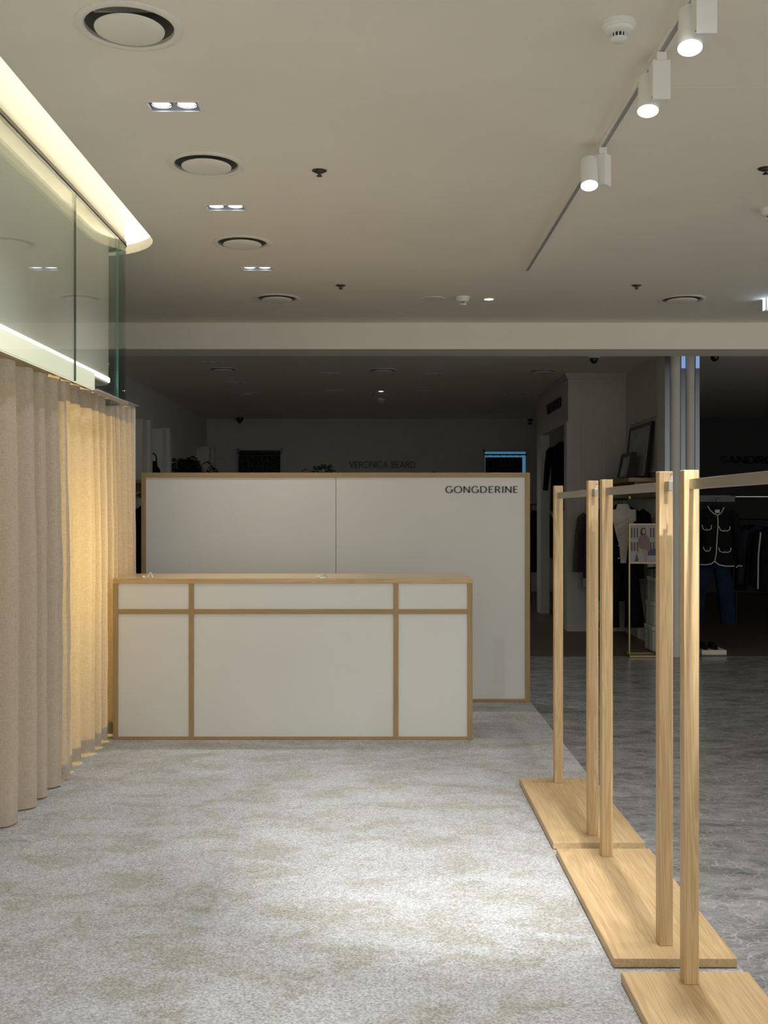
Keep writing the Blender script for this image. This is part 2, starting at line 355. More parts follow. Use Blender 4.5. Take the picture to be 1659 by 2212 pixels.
struct('wall_left', MB().box(-3.06, -3.0, -1.5, YEND, 0, 3.34), 'wallwhite')
struct('wall_back', MB().box(-3.0, 7.0, YEND, YEND+.1, 0, 3.05), 'wallwhite')
struct('wall_right', MB().box(7.0, 7.06, 7.4, YEND, 0, 3.05), 'walldark')
# carpet laid over the marble
cp = single('carpet', MB().box(-2.9, CARX, -1.3, 7.62, 0.001, .012), 'carpet', (-.9, 3, 0.001), 'cream and beige mottled pile carpet laid over the marble floor', 'carpet')

# ------------------------------------------------------------------ glazed light box over the curtain
GX = -1.51
gl = thing('glass_showcase', 'high glazed enclosure with frosted panel and glowing fascia above the curtain', 'glass enclosure', (GX, 5.0, 2.04))
pane_p = path(GX, 6.18, .2, -2.9)
seams = [-1.5, 1.0, 3.1, 5.18, 6.02]
for a, b in zip(seams[:-1], seams[1:]):
    part('glass_pane', MB().box(GX-.010, GX, a+.0012, b-.0012, 2.045, 2.985), 'glass', gl)
for yy, c_, w_ in ((3.1, (.03,.05,.04), .0018), (5.18, (.03,.05,.04), .0018), (6.021, (.10,.30,.22), .005)):
    part('glass_edge', MB().box(GX-.0104, GX+.0004, yy-w_/2, yy+w_/2, 2.047, 2.983), mat('glass_edge_green', c_, .2), gl, label='thin dark green glass joint')
corner = [(GX, 6.022)]+[(GX-.2+.2*math.cos(a), 6.18+.2*math.sin(a)) for a in [PI/2*i/16 for i in range(17)]]+[(-2.9, 6.38)]
part('curved_glass_pane', MB().strip(corner, 2.045, 2.985, .010), 'glassend', gl, smooth=True, label='clear green-tinted curved corner glass')
part('top_profile', MB().strip(path(GX+.004, 6.18, .204, -2.9), 2.983, 3.002, .022), 'dark', gl, label='dark metal channel at the glass top')
inner = path(-1.548, 5.93, .15, -2.7)
part('frosted_panel', MB().strip(inner, 2.165, 3.0, .02), 'inner', gl, smooth=True, label='matt grey-white panel behind the glass')
part('light_line', MB().strip(path(-1.540, 5.93, .158, -2.6), 2.140, 2.160, .03), 'ledline', gl, label='glowing line of light under the frosted panel')
part('light_shelf', MB().prism(path(-1.552, 5.93, .146, -2.6)+[(-2.6,-1.5)], 2.128, 2.138), 'white', gl)
part('fascia', MB().box(-1.536, -1.523, -1.5, 5.57, 2.048, 2.136), 'fascia', gl, label='backlit cream band below the light line')
part('base_rim', MB().strip([p for p in path(GX+.006, 6.22, .22, -2.9) if p[1] > 5][:0]+[(GX+.006, 5.57)]+path(GX+.006, 6.22, .22, -2.9)[2:], 2.044, 2.052, .05), 'soffit', gl, label='lavender-grey rim under the rounded glass end')
part('soffit', MB().box(-2.9, GX-.03, -1.5, 5.9, 2.113, 2.124), 'soffit', gl, label='lavender-grey underside above the curtain')
# ceramic funnel lamp standing inside the end of the glass
fl = thing('funnel_lamp', 'small white funnel-shaped lamp inside the rounded glass end', 'lamp', at(226,866,5.95)+Vector((-.02,0,0)))
fp = rootloc(fl); fz = 2.124-fp.z; fl.location.z = 2.124; fp = rootloc(fl)
part('shade', MB().lathe([(.012,.03),(.016,.05),(.045,.115),(.048,.12),(.043,.115),(.012,.05)], fp, 24), 'white', fl, smooth=True)
part('base', MB().lathe([(.03,0),(.03,.006),(.008,.012),(.008,.03)], fp, 20), 'white', fl, smooth=True)
# unseen enclosure added behind the curtain to keep the warm light in
struct('wall_light_stop_end', MB().box(-3.0, -1.652, 7.02, 7.05, .001, 2.108), 'wallwhite', label='added unseen end wall stopping light leaks behind the curtain')
struct('wall_light_block', MB().box(-3.0, -1.715, 5.36, 5.39, .012, 2.108), 'wallwhite', label='added unseen partition keeping the warm glow off the near curtain')  # added so the yellow glow starts at the far curtain panel
struct('trim_booth_lid', MB().box(-3.0, -1.63, -1.5, 7.06, 2.1085, 2.1115), 'soffit', label='added booth lid behind the curtain keeping its light in')
for i, (x, y, z, lab, w) in enumerate(((-2.35, 6.15, 1.08, 'warm bulb lamp glowing behind the far curtain', 1.0), (-2.35, 3.55, 1.3, 'warm bulb lamp glowing behind the near curtain end', .5))):
    lp = thing('booth_lamp', lab, 'lamp', (x, y, .012))
    b = Vector((x, y, 0))
    part('stand', MB().lathe([(.11,.013),(.11,.03),(.012,.04),(.012,z-.07)], b, 20), 'dark', lp, smooth=True)
    part('bulb', MB().lathe([(.012,z-.07),(.03,z-.055),(.045,z-.02),(.045,z+.01),(.03,z+.04),(.008,z+.052)], b, 20), 'bulb', lp, smooth=True)
    l = bpy.data.lights.new('booth_bulb_light', 'POINT'); l.energy = WARM_W*w; l.color = WARM; l.shadow_soft_size = .06
    lo = bpy.data.objects.new('booth_bulb_light', l); C.objects.link(lo); lo.parent = lp; lo.location = (0, -.09, z-.012+.10)

# ------------------------------------------------------------------ curtains
def curtain(name, label, y0, y1, xa, xb, seed, top, bot, periods, amp0=1.0):
    rnd = random.Random(seed)
    edges_ = [y0]; k = 0
    while edges_[-1] < y1-.02:
        edges_.append(min(y1, edges_[-1]+periods*rnd.uniform(.6, 1.4)))
    amp = [rnd.uniform(.75, 1.2) for _ in edges_]; sh = [rnd.uniform(-.25, .25) for _ in edges_]
    ys = []
    for i in range(len(edges_)-1):
        for k in range(22): ys.append((i, k/22.0, edges_[i]+(edges_[i+1]-edges_[i])*k/22.0))
    ys.append((len(edges_)-2, 1.0, y1))
    zs = [bot+(top-bot)*j/36.0 for j in range(37)]
    def fold(i, u, y, z):
        h = (top-z)/(top-bot)
        A = amp0*(.021+.020*min(1, h*2.2))
        c = math.cos(2*PI*(u+.08*sh[i]*h))
        f = math.tanh((3.0-1.2*min(1, h*1.5))*c)
        x = A*amp[i]*f*(.55+.45*amp[(i+1) % len(amp)])
        x += .010*h*mnoise(Vector((y*4.1+seed, z*.8, seed)))+.004*mnoise(Vector((y*9+seed, z*5, seed*2)))*min(1, h*5)
        dy = .020*h*sh[i]*math.sin(PI*u)+.010*h*mnoise(Vector((y*2.3, z*1.1, seed+7)))
        t = (y-y0)/(y1-y0)
        return (xa+(xb-xa)*t+x, y+dy, z)
    o = thing(name, label, 'curtain', ((xa+xb)/2, (y0+y1)/2, bot), 'linen curtains hanging along the left side')
    def sheet(zz, push):
        m_ = MB(); n = len(ys)
        vs_ = []
        for z in zz:
            for (i, u, y) in ys:
                p = fold(i, u, y, z); vs_.append((p[0]+push, p[1], p[2]))
        fs = [(j*n+i, j*n+i+1, (j+1)*n+i+1, (j+1)*n+i) for j in range(len(zz)-1) for i in range(n-1)]
        return m_.add(vs_, fs)
    part('cloth', sheet(zs, 0), 'linen', o, smooth=True)
    hz = [bot, bot+.03, bot+.075]
    part('hem', sheet(hz, -.0025), 'hem', o, smooth=True, label='doubled hem along the floor')
    part('heading', sheet([top-.105, top-.05, top-.001], -.0025), 'hem', o, smooth=True, label='stiff pleated heading')
    return o
curtain('linen_curtain', 'grey-beige linen curtain panel hanging nearest the camera', 2.2, 5.385, -1.645, -1.652, 5, 2.068, .020, .21, 1.25)
curtain('linen_curtain', 'yellow glowing backlit linen curtain panel beside the counter', 5.39, 7.0, -1.672, -1.674, 11, 2.088, .030, .165)
tk = single('curtain_track', MB().box(-1.668, -1.645, 1.5, 7.02, 2.092, 2.108), 'soffit', (-1.656, 5, 2.092), 'lavender-grey curtain track above the pleated headings', 'curtain track')

# ------------------------------------------------------------------ counter
CYF = F*EYE/498.0                      # 6.325
x0, x1 = px(243.5, CYF), px(1021, CYF); ztop = pz(1249.5, CYF); ybk = 6.82
zc = .013
ct = thing('reception_counter', 'oak-framed reception counter with six white panels', 'counter', ((x0+x1)/2, (CYF+ybk)/2, zc))
fw = .0315
def X(x): return px(x, CYF)
def Z(y): return pz(y, CYF)
part('countertop', MB().box(x0, x1, CYF, ybk, ztop-.030, ztop), 'top_x', ct, bevel=.0015)
for name, a, b in (('stile', x0, x0+fw), ('stile', x1-fw, x1)):
    part(name, MB().box(a, b, CYF, CYF+.03, zc, ztop-.030), 'frame_z', ct, bevel=.001)
for a in (X(408), X(850)):
    part('stile', MB().box(a, a+.0295, CYF, CYF+.03, Z(1591.5), ztop-.030), 'frame_z', ct, bevel=.001)
part('bottom_rail', MB().box(x0+fw, x1-fw, CYF, CYF+.03, zc, Z(1591.5)), 'frame_x', ct, bevel=.001)
cols = [(x0+fw, X(408)), (X(408)+.0295, X(850)), (X(850)+.0295, x1-fw)]
for a, b in cols:
    part('mid_rail', MB().box(a, b, CYF, CYF+.03, Z(1326), Z(1316)), 'frame_x', ct, bevel=.001)
    part('panel', MB().box(a, b, CYF+.009, CYF+.027, Z(1591.5), Z(1326)), 'panel', ct)
    part('panel', MB().box(a, b, CYF+.009, CYF+.027, Z(1316), ztop-.030), 'panel', ct)
part('side_panel', MB().box(x1-.024, x1, CYF+.03, ybk, zc, ztop-.030), 'frame_z', ct, bevel=.001)
part('side_panel', MB().box(x0, x0+.024, CYF+.03, ybk, zc, ztop-.030), 'frame_z', ct, bevel=.001)
part('back_shelf', MB().box(x0+.024, x1-.024, CYF+.03, ybk, .45, .47), 'frame_x', ct)
# two silver clips on the counter
for i, (ppx, lab) in enumerate(((319, 'small silver bulldog clip standing on the left end of the counter'), (696, 'small silver clip lying flat on the middle of the counter'))):
    Yc = CYF+.035; c = Vector((px(ppx, Yc), Yc, ztop))
    k = thing('metal_clip', lab, 'clip', c, 'silver clips on the counter')
    up = .030 if i == 0 else .012
    part('jaw', MB().prism([(c.x-.014,c.y-.008),(c.x+.012,c.y-.006),(c.x+.012,c.y+.008),(c.x-.014,c.y+.008)], c.z, c.z+.008), 'chrome', k, bevel=.002)
    part('grip', MB().tube([c+Vector((.000,0,.008)), c+Vector((.012,0,.008+up*.6)), c+Vector((.018,0,.006+up)), c+Vector((.026,0,.006+up*.5)), c+Vector((.030,0,.004))], .0035), 'chrome', k, smooth=True)
    part('button', MB().lathe([(.006,0),(.010,.006),(.009,.012),(.004,.015)], c+Vector((-.022,-.006,0)), 14), 'white', k, smooth=True)

# ------------------------------------------------------------------ lettering: stroke letters with thick uprights and thin bars
def arc(cx, cy, rx, ry, a0, a1, n=18): return [(cx+rx*math.cos(math.radians(a0+(a1-a0)*i/n)), cy+ry*math.sin(math.radians(a0+(a1-a0)*i/n))) for i in range(n+1)]
GLY = {   # unit height; (width, strokes)
 'G': (.92, [arc(.48,.5,.46,.5,42,318), [(.90,.10),(.90,.46)], [(.62,.46),(.92,.46)]]),
 'O': (1.0, [arc(.5,.5,.5,.5,0,360,36)]),
 'N': (.84, [[(.05,0),(.05,1)], [(.05,.98),(.79,.02)], [(.79,0),(.79,1)]]),
 'D': (.88, [[(.06,0),(.06,1)], [(.06,.97),(.36,.97)]+arc(.36,.5,.48,.47,90,-90)+[(.06,.03)]]),
 'E': (.58, [[(.06,0),(.06,1)], [(.06,.97),(.58,.97)], [(.06,.52),(.52,.52)], [(.06,.03),(.60,.03)]]),
 'R': (.72, [[(.06,0),(.06,1)], [(.06,.97),(.34,.97)]+arc(.34,.735,.26,.235,90,-90)+[(.06,.50)], [(.34,.50),(.70,0)]]),
 'I': (.12, [[(.06,0),(.06,1)]]),
 'V': (.80, [[(.03,1),(.41,.0)], [(.79,1),(.41,.0)]]),
 'C': (.86, [arc(.48,.5,.46,.5,45,315)]),
 'A': (.82, [[(.03,0),(.41,1)], [(.79,0),(.41,1)], [(.16,.33),(.66,.33)]]),
 'B': (.62, [[(.06,0),(.06,1)], [(.06,.97),(.32,.97)]+arc(.32,.75,.22,.22,90,-90)+[(.06,.53)], [(.06,.53),(.34,.53)]+arc(.34,.28,.26,.25,90,-90)+[(.06,.03)]]),
 'S': (.66, [arc(.33,.74,.28,.24,30,270)+arc(.33,.26,.29,.24,90,-150)]),
}
def glyph(ch, thick, thin, depth):
    mb = MB(); w, strokes = GLY[ch]
    for st in strokes:
        n = len(st); closed = (Vector(st[0])-Vector(st[-1])).length < 1e-6
        L_, R_ = [], []
        for i in range(n):
            p0 = Vector(st[i-1 if i else (n-2 if closed else 0)]); p1 = Vector(st[i+1 if i < n-1 else (1 if closed else n-1)])
            d = (p1-p0).normalized(); wd_ = (thin+(thick-thin)*abs(d.y)**1.5)/2; q = Vector((-d.y, d.x))*wd_
            p = Vector(st[i]); L_.append(p+q); R_.append(p-q)
        vs_ = [(p.x, p.y, 0) for p in L_]+[(p.x, p.y, 0) for p in R_]+[(p.x, p.y, depth) for p in L_]+[(p.x, p.y, depth) for p in R_]
        fs = []
        for i in range(n-1):
            fs += [(i,i+1,n+i+1,n+i),(2*n+i,3*n+i,3*n+i+1,2*n+i+1),(i,2*n+i,2*n+i+1,i+1),(n+i,n+i+1,3*n+i+1,3*n+i)]
        fs += [(0,n,3*n,2*n),(n-1,3*n-1,4*n-1,2*n-1)]
        mb.add(vs_, fs)
    return mb
def sign(root, text, total, height, thick, thin, depth, gap, origin, u, wide=1.0):
    # letters run along u (unit vector), rise along z, stand out along the normal u x z
    U = Vector(u); Nn = U.cross(Vector((0,0,1)))
    adv = [0.0]
    for ch in text: adv.append(adv[-1]+((GLY[ch][0] if ch != ' ' else .30)*wide+gap))
    k = total/((adv[-1]-gap)*height)
    for ch, a in zip(text, adv):
        if ch == ' ': continue
        g = glyph(ch, thick, thin, depth); out = MB()
        out.add([Vector(origin)+U*(v[0]*wide+a)*height*k+Vector((0,0,v[1]*height))+Nn*v[2] for v in g.v], g.f)
        part('letter', out, 'letter', root)

# ------------------------------------------------------------------ backdrop panel
BY = F*EYE/416.0                       # 7.57
bx0, bx1, bz = px(305, BY), px(1145, BY), pz(1021, BY)
bd = thing('backdrop_panel', 'large oak-framed white backdrop wall standing behind the counter', 'partition', ((bx0+bx1)/2, BY, .013))
bw = .034
part('frame_stile', MB().box(bx0, bx0+bw, BY, BY+.045, .013, bz), 'frame_z', bd, bevel=.0015)
part('frame_stile', MB().box(bx1-bw, bx1, BY, BY+.045, .013, bz), 'frame_z', bd, bevel=.0015)
part('frame_rail', MB().box(bx0+bw, bx1-bw, BY, BY+.045, bz-bw, bz), 'frame_x', bd, bevel=.0015)
part('frame_rail', MB().box(bx0+bw, bx1-bw, BY, BY+.045, .013, .013+.02), 'frame_x', bd, bevel=.0015)
sx = px(725.5, BY)
part('panel', MB().box(bx0+bw, sx-.0016, BY+.010, BY+.038, .033, bz-bw), 'panel', bd)
part('panel', MB().box(sx+.0016, bx1-bw, BY+.010, BY+.038, .033, bz-bw), 'panel', bd)
part('back_brace', MB().box(bx0+.5, bx0+.54, BY+.045, BY+.42, .013, .053), 'frame_x', bd)
part('back_brace', MB().box(bx1-.54, bx1-.5, BY+.045, BY+.42, .013, .053), 'frame_x', bd)
LY = BY+.010
sg = thing('wall_lettering', 'black word GONGDERINE at the top right of the backdrop', 'sign', (px(1040, LY), LY-.004, pz(1058, LY)))
sign(sg, 'GONGDERINE', px(1118, LY)-px(963, LY), pz(1050.5, LY)-pz(1064.5, LY), .20, .11, .004, .30, (px(963, LY), LY, pz(1064.5, LY)), (1,0,0))

# ------------------------------------------------------------------ oak garment racks
RX0, RX1, RT = .711, 1.086, .030
def rack(name, label, yb, yf, pf, pb, top, hooks):
    z0 = .013; zt = z0+RT; xm = .894
    r = thing(name, label, 'garment rack', ((RX0+RX1)/2, (yb+yf)/2, z0), 'oak garment racks along the carpet edge')
    part('base_board', MB().box(RX0, RX1, yf, yb, z0+.002, zt), 'oak_y', r, bevel=.002)
    part('rubber_pad', MB().box(RX0+.015, RX1-.015, yf+.015, yb-.015, z0-.001, z0+.0025), 'black', r)
    hw = .0215
    for yy in (pf, pb):
        part('post', MB().box(xm-hw, xm+hw, yy, yy+.043, zt, top), 'oak_z', r, bevel=.002)
    bz0, bz1 = 1.462, 1.492
    part('hanging_bar', MB().box(xm-.006, xm+.006, pf-.05, pb+.043+.05, bz0, bz1), 'steel', r, bevel=.0012)
    for yy, s in ((pf, -1), (pb+.043, 1)):
        c = Vector((xm+.006, yy+s*.042, bz1))
        part('hook_pin', MB().tube([c+Vector((0,0,-.002)), c+Vector((0,0,.018)), c+Vector((0,-s*.004,.022)), c+Vector((0,-s*.012,.022)), c+Vector((0,-s*.014,.014))], .0018), 'chrome', r, smooth=True)
    return r
rack('garment_rack', 'oak garment rack farthest from the camera, beside the backdrop', 5.30, 4.268, 4.355, 5.195, 1.527, 1)
rack('garment_rack', 'middle oak garment rack, base board fully in view', 4.19, 3.16, 3.249, 4.087, 1.524, 1)
rack('garment_rack', 'oak garment rack nearest the camera, base cut off by the frame', 3.07, 2.04, 2.146, 2.984, 1.518, 1)

# ------------------------------------------------------------------ ceiling fittings
def vent(x, y, label, group):
    v = thing('air_vent', label, 'air vent', (x, y, CEIL), group)
    shared('rim', 'vent_rim', lambda: MB().lathe([(.1765,.0005),(.1765,-.003),(.168,-.006),(.158,-.0075),(.150,-.006),(.1455,-.002),(.1448,.010),(.1465,.012),(.1465,.001)], n=64, cap=False), 'vent', v, smooth=True)
    shared('throat', 'vent_throat', lambda: MB().lathe([(.1458,.004),(.140,.05),(.118,.085),(.118,.13),(.0,.131)], n=48, cap=False), 'ventdark', v, smooth=True)
    shared('disc', 'vent_disc', lambda: MB().lathe([(.0,-.022),(.06,-.0215),(.098,-.019),(.113,-.013),(.1145,-.009),(.109,-.005),(.0,-.002)], n=64, cap=False), 'vent', v, smooth=True)
    shared('hanger', 'vent_hanger', lambda: MB().box(-.119,.119,-.006,.006,.05,.065), 'vent', v)
    return v
for (x, y), lab in zip(vents_main, ('round ceiling air vent at the top left of the picture', 'round ceiling air vent between the first and second twin downlights', 'round ceiling air vent between the second and third twin downlights', 'round ceiling air vent beyond the third twin downlight, in front of the beam', 'round ceiling air vent at the right, in front of the beam')):
    vent(x, y, lab, 'ceiling vents before the beam')
for (x, y), lab in zip(vents_back, ('dim round air vent just past the beam, left one', 'dim round air vent just past the beam, middle one', 'dim round air vent just past the beam, right one', 'dim round air vent of the second row past the beam, left', 'dim round air vent behind the tiny bright spot past the beam', 'dim round air vent of the second row past the beam, right', 'faint round air vent of the last row, left', 'faint round air vent of the last row, right')):
    vent(x, y, lab, 'ceiling vents behind the beam')
def twin(x, y, label, on, recess=True, group='twin downlights'):
    t = thing('twin_downlight', label, 'ceiling light', (x, y, CEIL), group)
    z = CEIL
    def frame():
        m_ = MB()
        m_.box(-.11,.11,-.056,-.046,-.003,.001); m_.box(-.11,.11,.046,.056,-.003,.001); m_.box(-.11,-.097,-.046,.046,-.003,.001); m_.box(.097,.11,-.046,.046,-.003,.001); return m_
    shared('frame', 'twin_frame', frame, 'offwhite', t)
    if not recess:
        shared('plate', 'twin_plate', lambda: MB().box(-.097,.097,-.046,.046,-.0015,.0005), 'vent', t)
        for s in (-1, 1): shared('lamp', 'twin_off'+str(s), lambda: MB().lathe([(.034,-.0015),(.034,-.004),(.02,-.003),(.0,-.003)], (s*.05,0,0), 24, cap=False), 'chrome', t, smooth=True)
        return t
    def can():
        m_ = MB(); m_.box(-.1,-.098,-.05,.05,.001,.075); m_.box(.098,.1,-.05,.05,.001,.075); m_.box(-.098,.098,-.05,-.048,.001,.075); m_.box(-.098,.098,.048,.05,.001,.075); m_.box(-.1,.1,-.05,.05,.075,.078); return m_
    shared('housing', 'twin_can', can, 'housing', t)
    for s in (-1, 1):
        shared('reflector', 'twin_ref'+str(s), lambda: MB().lathe([(.040,.006),(.042,.006),(.042,.040),(.040,.040)], (s*.05,0,0), 28, cap=False), 'reflector', t, smooth=True)
        shared('lens', 'twin_lens'+str(s), lambda: MB().lathe([(.0395,.016),(.034,.011),(.0,.009)], (s*.05,0,0), 28, cap=False), 'downlens', t, smooth=True)
        if s < 0: spot('downlight_beam', t, (x+s*.05, y, z+.003), (x+s*.05, y, 0), DOWN_W*1.35, COOL, 115, .95, .03)
        else: spot('downlight_beam', t, (x+s*.05, y, z+.003), (x+.0, y-.45, 0), DOWN_W*2.0, (.88,.94,1.0), 46, 1.0, .03)
    return t
for (x, y), lab in zip(downs, ('lit twin recessed downlight nearest the camera', 'lit twin recessed downlight, second from the camera', 'lit twin recessed downlight, third from the camera')): twin(x, y, lab, True)
for (x, y), lab in zip(downs_near, ('added unseen twin downlight above the top edge of the picture', 'added unseen twin downlight over the camera')): twin(x, y, lab, True)
for (qx, qy), lab in zip(((461,783), (712,806), (940,808), (511,826), (722,843), (918,845), (1213,763), (430,757), (690,759), (952,759)), ('unlit twin downlight left of centre past the beam', 'unlit twin downlight left of the middle vent past the beam', 'unlit twin downlight right of the middle vent past the beam', 'unlit twin downlight above the second-row left vent', 'unlit twin downlight left of the tiny bright spot', 'unlit twin downlight right of the tiny bright spot', 'unlit twin downlight beside the white dome camera', 'unlit twin downlight against the beam, left', 'unlit twin downlight against the beam, centre', 'unlit twin downlight against the beam, right of centre')):
    twin(*ceil_at(qx, qy), lab, False, False, 'unlit twin downlights behind the beam')

# track with spotlights
TX = .970
tr = thing('light_track', 'long white lighting track running away along the ceiling', 'light track', (TX, 3.4, CEIL), None)
part('rail', MB().box(TX-.017, TX+.017, -.5, 6.87, CEIL-.018, CEIL+.001), 'offwhite', tr, bevel=.0015)
part('slot', MB().box(TX-.0095, TX+.0095, -.5, 6.86, CEIL-.0185, CEIL-.017), mat('track_slot', (.34,.33,.30), .5), tr)
part('slot_rib', MB().box(TX-.012, TX-.0095, -.5, 6.86, CEIL-.021, CEIL-.017), 'offwhite', tr)
part('slot_rib', MB().box(TX+.0095, TX+.012, -.5, 6.86, CEIL-.021, CEIL-.017), 'offwhite', tr)
part('end_cap', MB().box(TX-.018, TX+.018, 6.862, 6.885, CEIL-.019, CEIL+.001), 'offwhite', tr, bevel=.002)
def spotlight(y, ang, hdir, aim, label, watts, size=42, blend=.6):
    t = thing('track_spotlight', label, 'spotlight', (TX, y, CEIL-.02), 'white track spotlights')
    part('adaptor', MB().rbox((TX, y, CEIL-.033), .034, .060, .028, 0), 'offwhite', t, bevel=.002)
    bzc = CEIL-.047-.068
    part('driver_box', MB().rbox((TX, y, bzc), .062, .056, .136, ang), 'offwhite', t, bevel=.0015)
    for sx_ in (-1, 1):
        c, s_ = math.cos(ang), math.sin(ang)
        q = Vector((TX+c*.0312*-1-s_*.022*sx_, y+s_*-.0312+c*.022*sx_, CEIL-.047-.128))
        part('screw', MB().tube([q, q+Vector((-c*.001, -s_*.001, 0))], .003, 8), 'dark', t)
    hd = Vector(hdir); aimv = Vector(aim)
    pivot = Vector((TX, y, bzc+.004))+hd*.068
    d = (aimv-pivot).normalized()
    part('hinge', MB().tube([Vector((TX, y, bzc+.004))+hd*.026, pivot], .010, 10), 'dark', t, smooth=True)
    # hollow cylinder head: back, outer wall, inner rim, lens
    a0 = pivot-d*.045; a1 = pivot+d*.092
    part('lamp_head', MB().tube([a0-d*.0002, a0, a0+d*.004, a1-d*.002, a1], [.001, .030, .037, .037, .0365], 32, cap=False).tube([a1, a1-d*.012], [.0365, .034], 32, cap=False), 'offwhite', t, smooth=True)
    part('lens', MB().tube([a1-d*.007, a1-d*.005], .0345, 32), 'lens', t)
    spot('spotlight_beam', t, a1+d*.004, aimv, watts, COOL, size, blend, .028)
    return t
spotlight(3.115, 0, (-.30,.95,0), (.62, 2.30, 0), 'track spotlight at the top edge of the picture', TRACK_W*1.1, 56)
spotlight(3.61, 0, (-.30,.95,0), (.64, 2.85, 0), 'track spotlight second from the camera', TRACK_W*1.1, 56)
spotlight(4.55, math.radians(-40), (-.87,-.3,0), (.72, 3.35, 0), 'track spotlight third from the camera, box turned sideways', TRACK_W*.9, 56)
spotlight(2.15, 0, (-.45,.89,0), (-.1, 7.0, .9), 'added unseen track spotlight brightening the counter', TRACK_W*.8, 50)  # lamp added out of view to brighten the counter
spotlight(1.40, 0, (-.45,.89,0), (.22, 4.15, 0), 'added unseen track spotlight making the pool on the carpet', TRACK_W*10, 30, 1.0)  # unseen lamp added to throw the bright pool on the carpet
spotlight(2.62, 0, (.6,.8,0), (.93, 4.0, 1.0), 'added unseen track spotlight filling the rack fronts', TRACK_W*.95, 62)  # extra unseen lamp, added as front fill on the rack posts
TX2 = 2.35      # unseen second track added over the aisle to light racks and marble
tr2 = thing('light_track', 'added unseen lighting track over the aisle, outside the picture', 'light track', (TX2, 2.4, CEIL))
part('rail', MB().box(TX2-.017, TX2+.017, -.5, 5.6, CEIL-.018, CEIL+.001), 'offwhite', tr2, bevel=.0015)
TX = TX2
spotlight(1.6, 0, (-.45,.89,0), (.9, 3.0, .6), 'added unseen aisle spotlight nearest the camera, outside the picture', TRACK_W*.9, 56)
spotlight(3.4, 0, (-.45,.89,0), (.9, 4.2, .6), 'added unseen aisle spotlight in the middle, outside the picture', TRACK_W*.8, 56)
spotlight(5.0, 0, (-.45,.89,0), (1.2, 5.0, .3), 'added unseen aisle spotlight farthest away, outside the picture', TRACK_W*.7, 56)

def smoke(x, y, label):
    t = thing('smoke_detector', label, 'smoke detector', (x, y, CEIL), 'smoke detectors')
    shared('base', 'sm_base', lambda: MB().lathe([(.056,0),(.056,-.014),(.052,-.018),(.046,-.020),(.0,-.020)], n=40, cap=False), 'offwhite', t, smooth=True)
    shared('body', 'sm_body', lambda: MB().lathe([(.047,-.019),(.044,-.030),(.031,-.037),(.0,-.037)], n=40, cap=False), 'offwhite', t, smooth=True)
    shared('chamber', 'sm_ch', lambda: MB().lathe([(.024,-.036),(.024,-.052),(.0,-.052)], n=32, cap=False), 'grille', t, smooth=True)
    def ribs():
        m_ = MB()
        for i in range(14): a = 2*PI*i/14; m_.rbox((.0255*math.cos(a), .0255*math.sin(a), -.0445), .004, .0035, .017, a)
        return m_
    shared('guard', 'sm_ribs', ribs, 'offwhite', t)
    shared('cap', 'sm_cap', lambda: MB().lathe([(.028,-.051),(.028,-.056),(.022,-.061),(.0,-.062)], n=32, cap=False), 'offwhite', t, smooth=True)
smoke(*ceil_at(1336, 50), 'white smoke detector at the top right, left of the track')
smoke(*ceil_at(999, 642), 'white smoke detector before the beam, left of the round lit downlight')
smoke(*ceil_at(1664, 452), 'white smoke detector cut off at the right picture edge')
smoke(*ceil_at(823, 861), 'faint smoke detector far back past the beam')
def sprinkler(x, y, label):
    t = thing('sprinkler', label, 'sprinkler', (x, y, CEIL), 'ceiling sprinklers')
    shared('escutcheon', 'sp_a', lambda: MB().lathe([(.036,0),(.035,-.003),(.022,-.004),(.020,.0)], n=28, cap=False), 'brass', t, smooth=True)
    shared('body', 'sp_b', lambda: MB().lathe([(.020,-.001),(.019,-.012),(.008,-.014),(.006,-.024)], n=20, cap=False), 'dark', t, smooth=True)
    shared('deflector', 'sp_c', lambda: MB().lathe([(.003,-.020),(.013,-.025),(.014,-.028),(.0,-.029)], n=20, cap=False), 'dark', t, smooth=True)
sprinkler(*ceil_at(690, 368), 'small brass sprinkler in the middle of the ceiling')
sprinkler(*ceil_at(736, 616), 'small sprinkler left of the round blank plate')
sprinkler(*ceil_at(1375, 616), 'small sprinkler above the right-hand vent')
sprinkler(*ceil_at(1654, 363), 'small sprinkler at the right picture edge')
x, y = ceil_at(935, 646)
single('ceiling_speaker', MB().lathe([(.098,0),(.097,-.004),(.0,-.005)], (x,y,CEIL), 48, cap=False), 'vent', (x,y,CEIL), 'flat round blank speaker plate left of the small detector', 'ceiling speaker', smooth=True)
def pot(x, y, label, w):
    t = thing('round_downlight', label, 'ceiling light', (x, y, CEIL), 'small round downlights')
    part('ring', MB().lathe([(.044,.0),(.043,-.003),(.036,-.004),(.034,-.001)], (x,y,CEIL), 28, cap=False), 'offwhite', t, smooth=True)
    part('lens', MB().lathe([(.035,-.0015),(.02,-.004),(.0,-.0045)], (x,y,CEIL), 28, cap=False), 'lens', t, smooth=True)
    if w: spot('downlight_beam', t, (x,y,CEIL-.01), (x,y,0), w, (.95,.97,1), 165, .9, .03)
pot(*ceil_at(1056, 646), 'small round lit downlight before the beam', 55)
pot(*ceil_at(823, 845), 'tiny bright round downlight far back past the beam', 50)
def dome(x, y, z, label, body):
    t = thing('dome_camera', label, 'security camera', (x, y, z), 'dome cameras')
    shared('housing', 'dome_h'+body, lambda: MB().lathe([(.062,0),(.062,-.036),(.056,-.046),(.0,-.046)], n=32, cap=False), body, t, smooth=True)
    shared('dome', 'dome_d', lambda: MB().lathe([(.042,-.045),(.041,-.062),(.034,-.084),(.02,-.098),(.0,-.102)], n=28, cap=False), 'black', t, smooth=True)
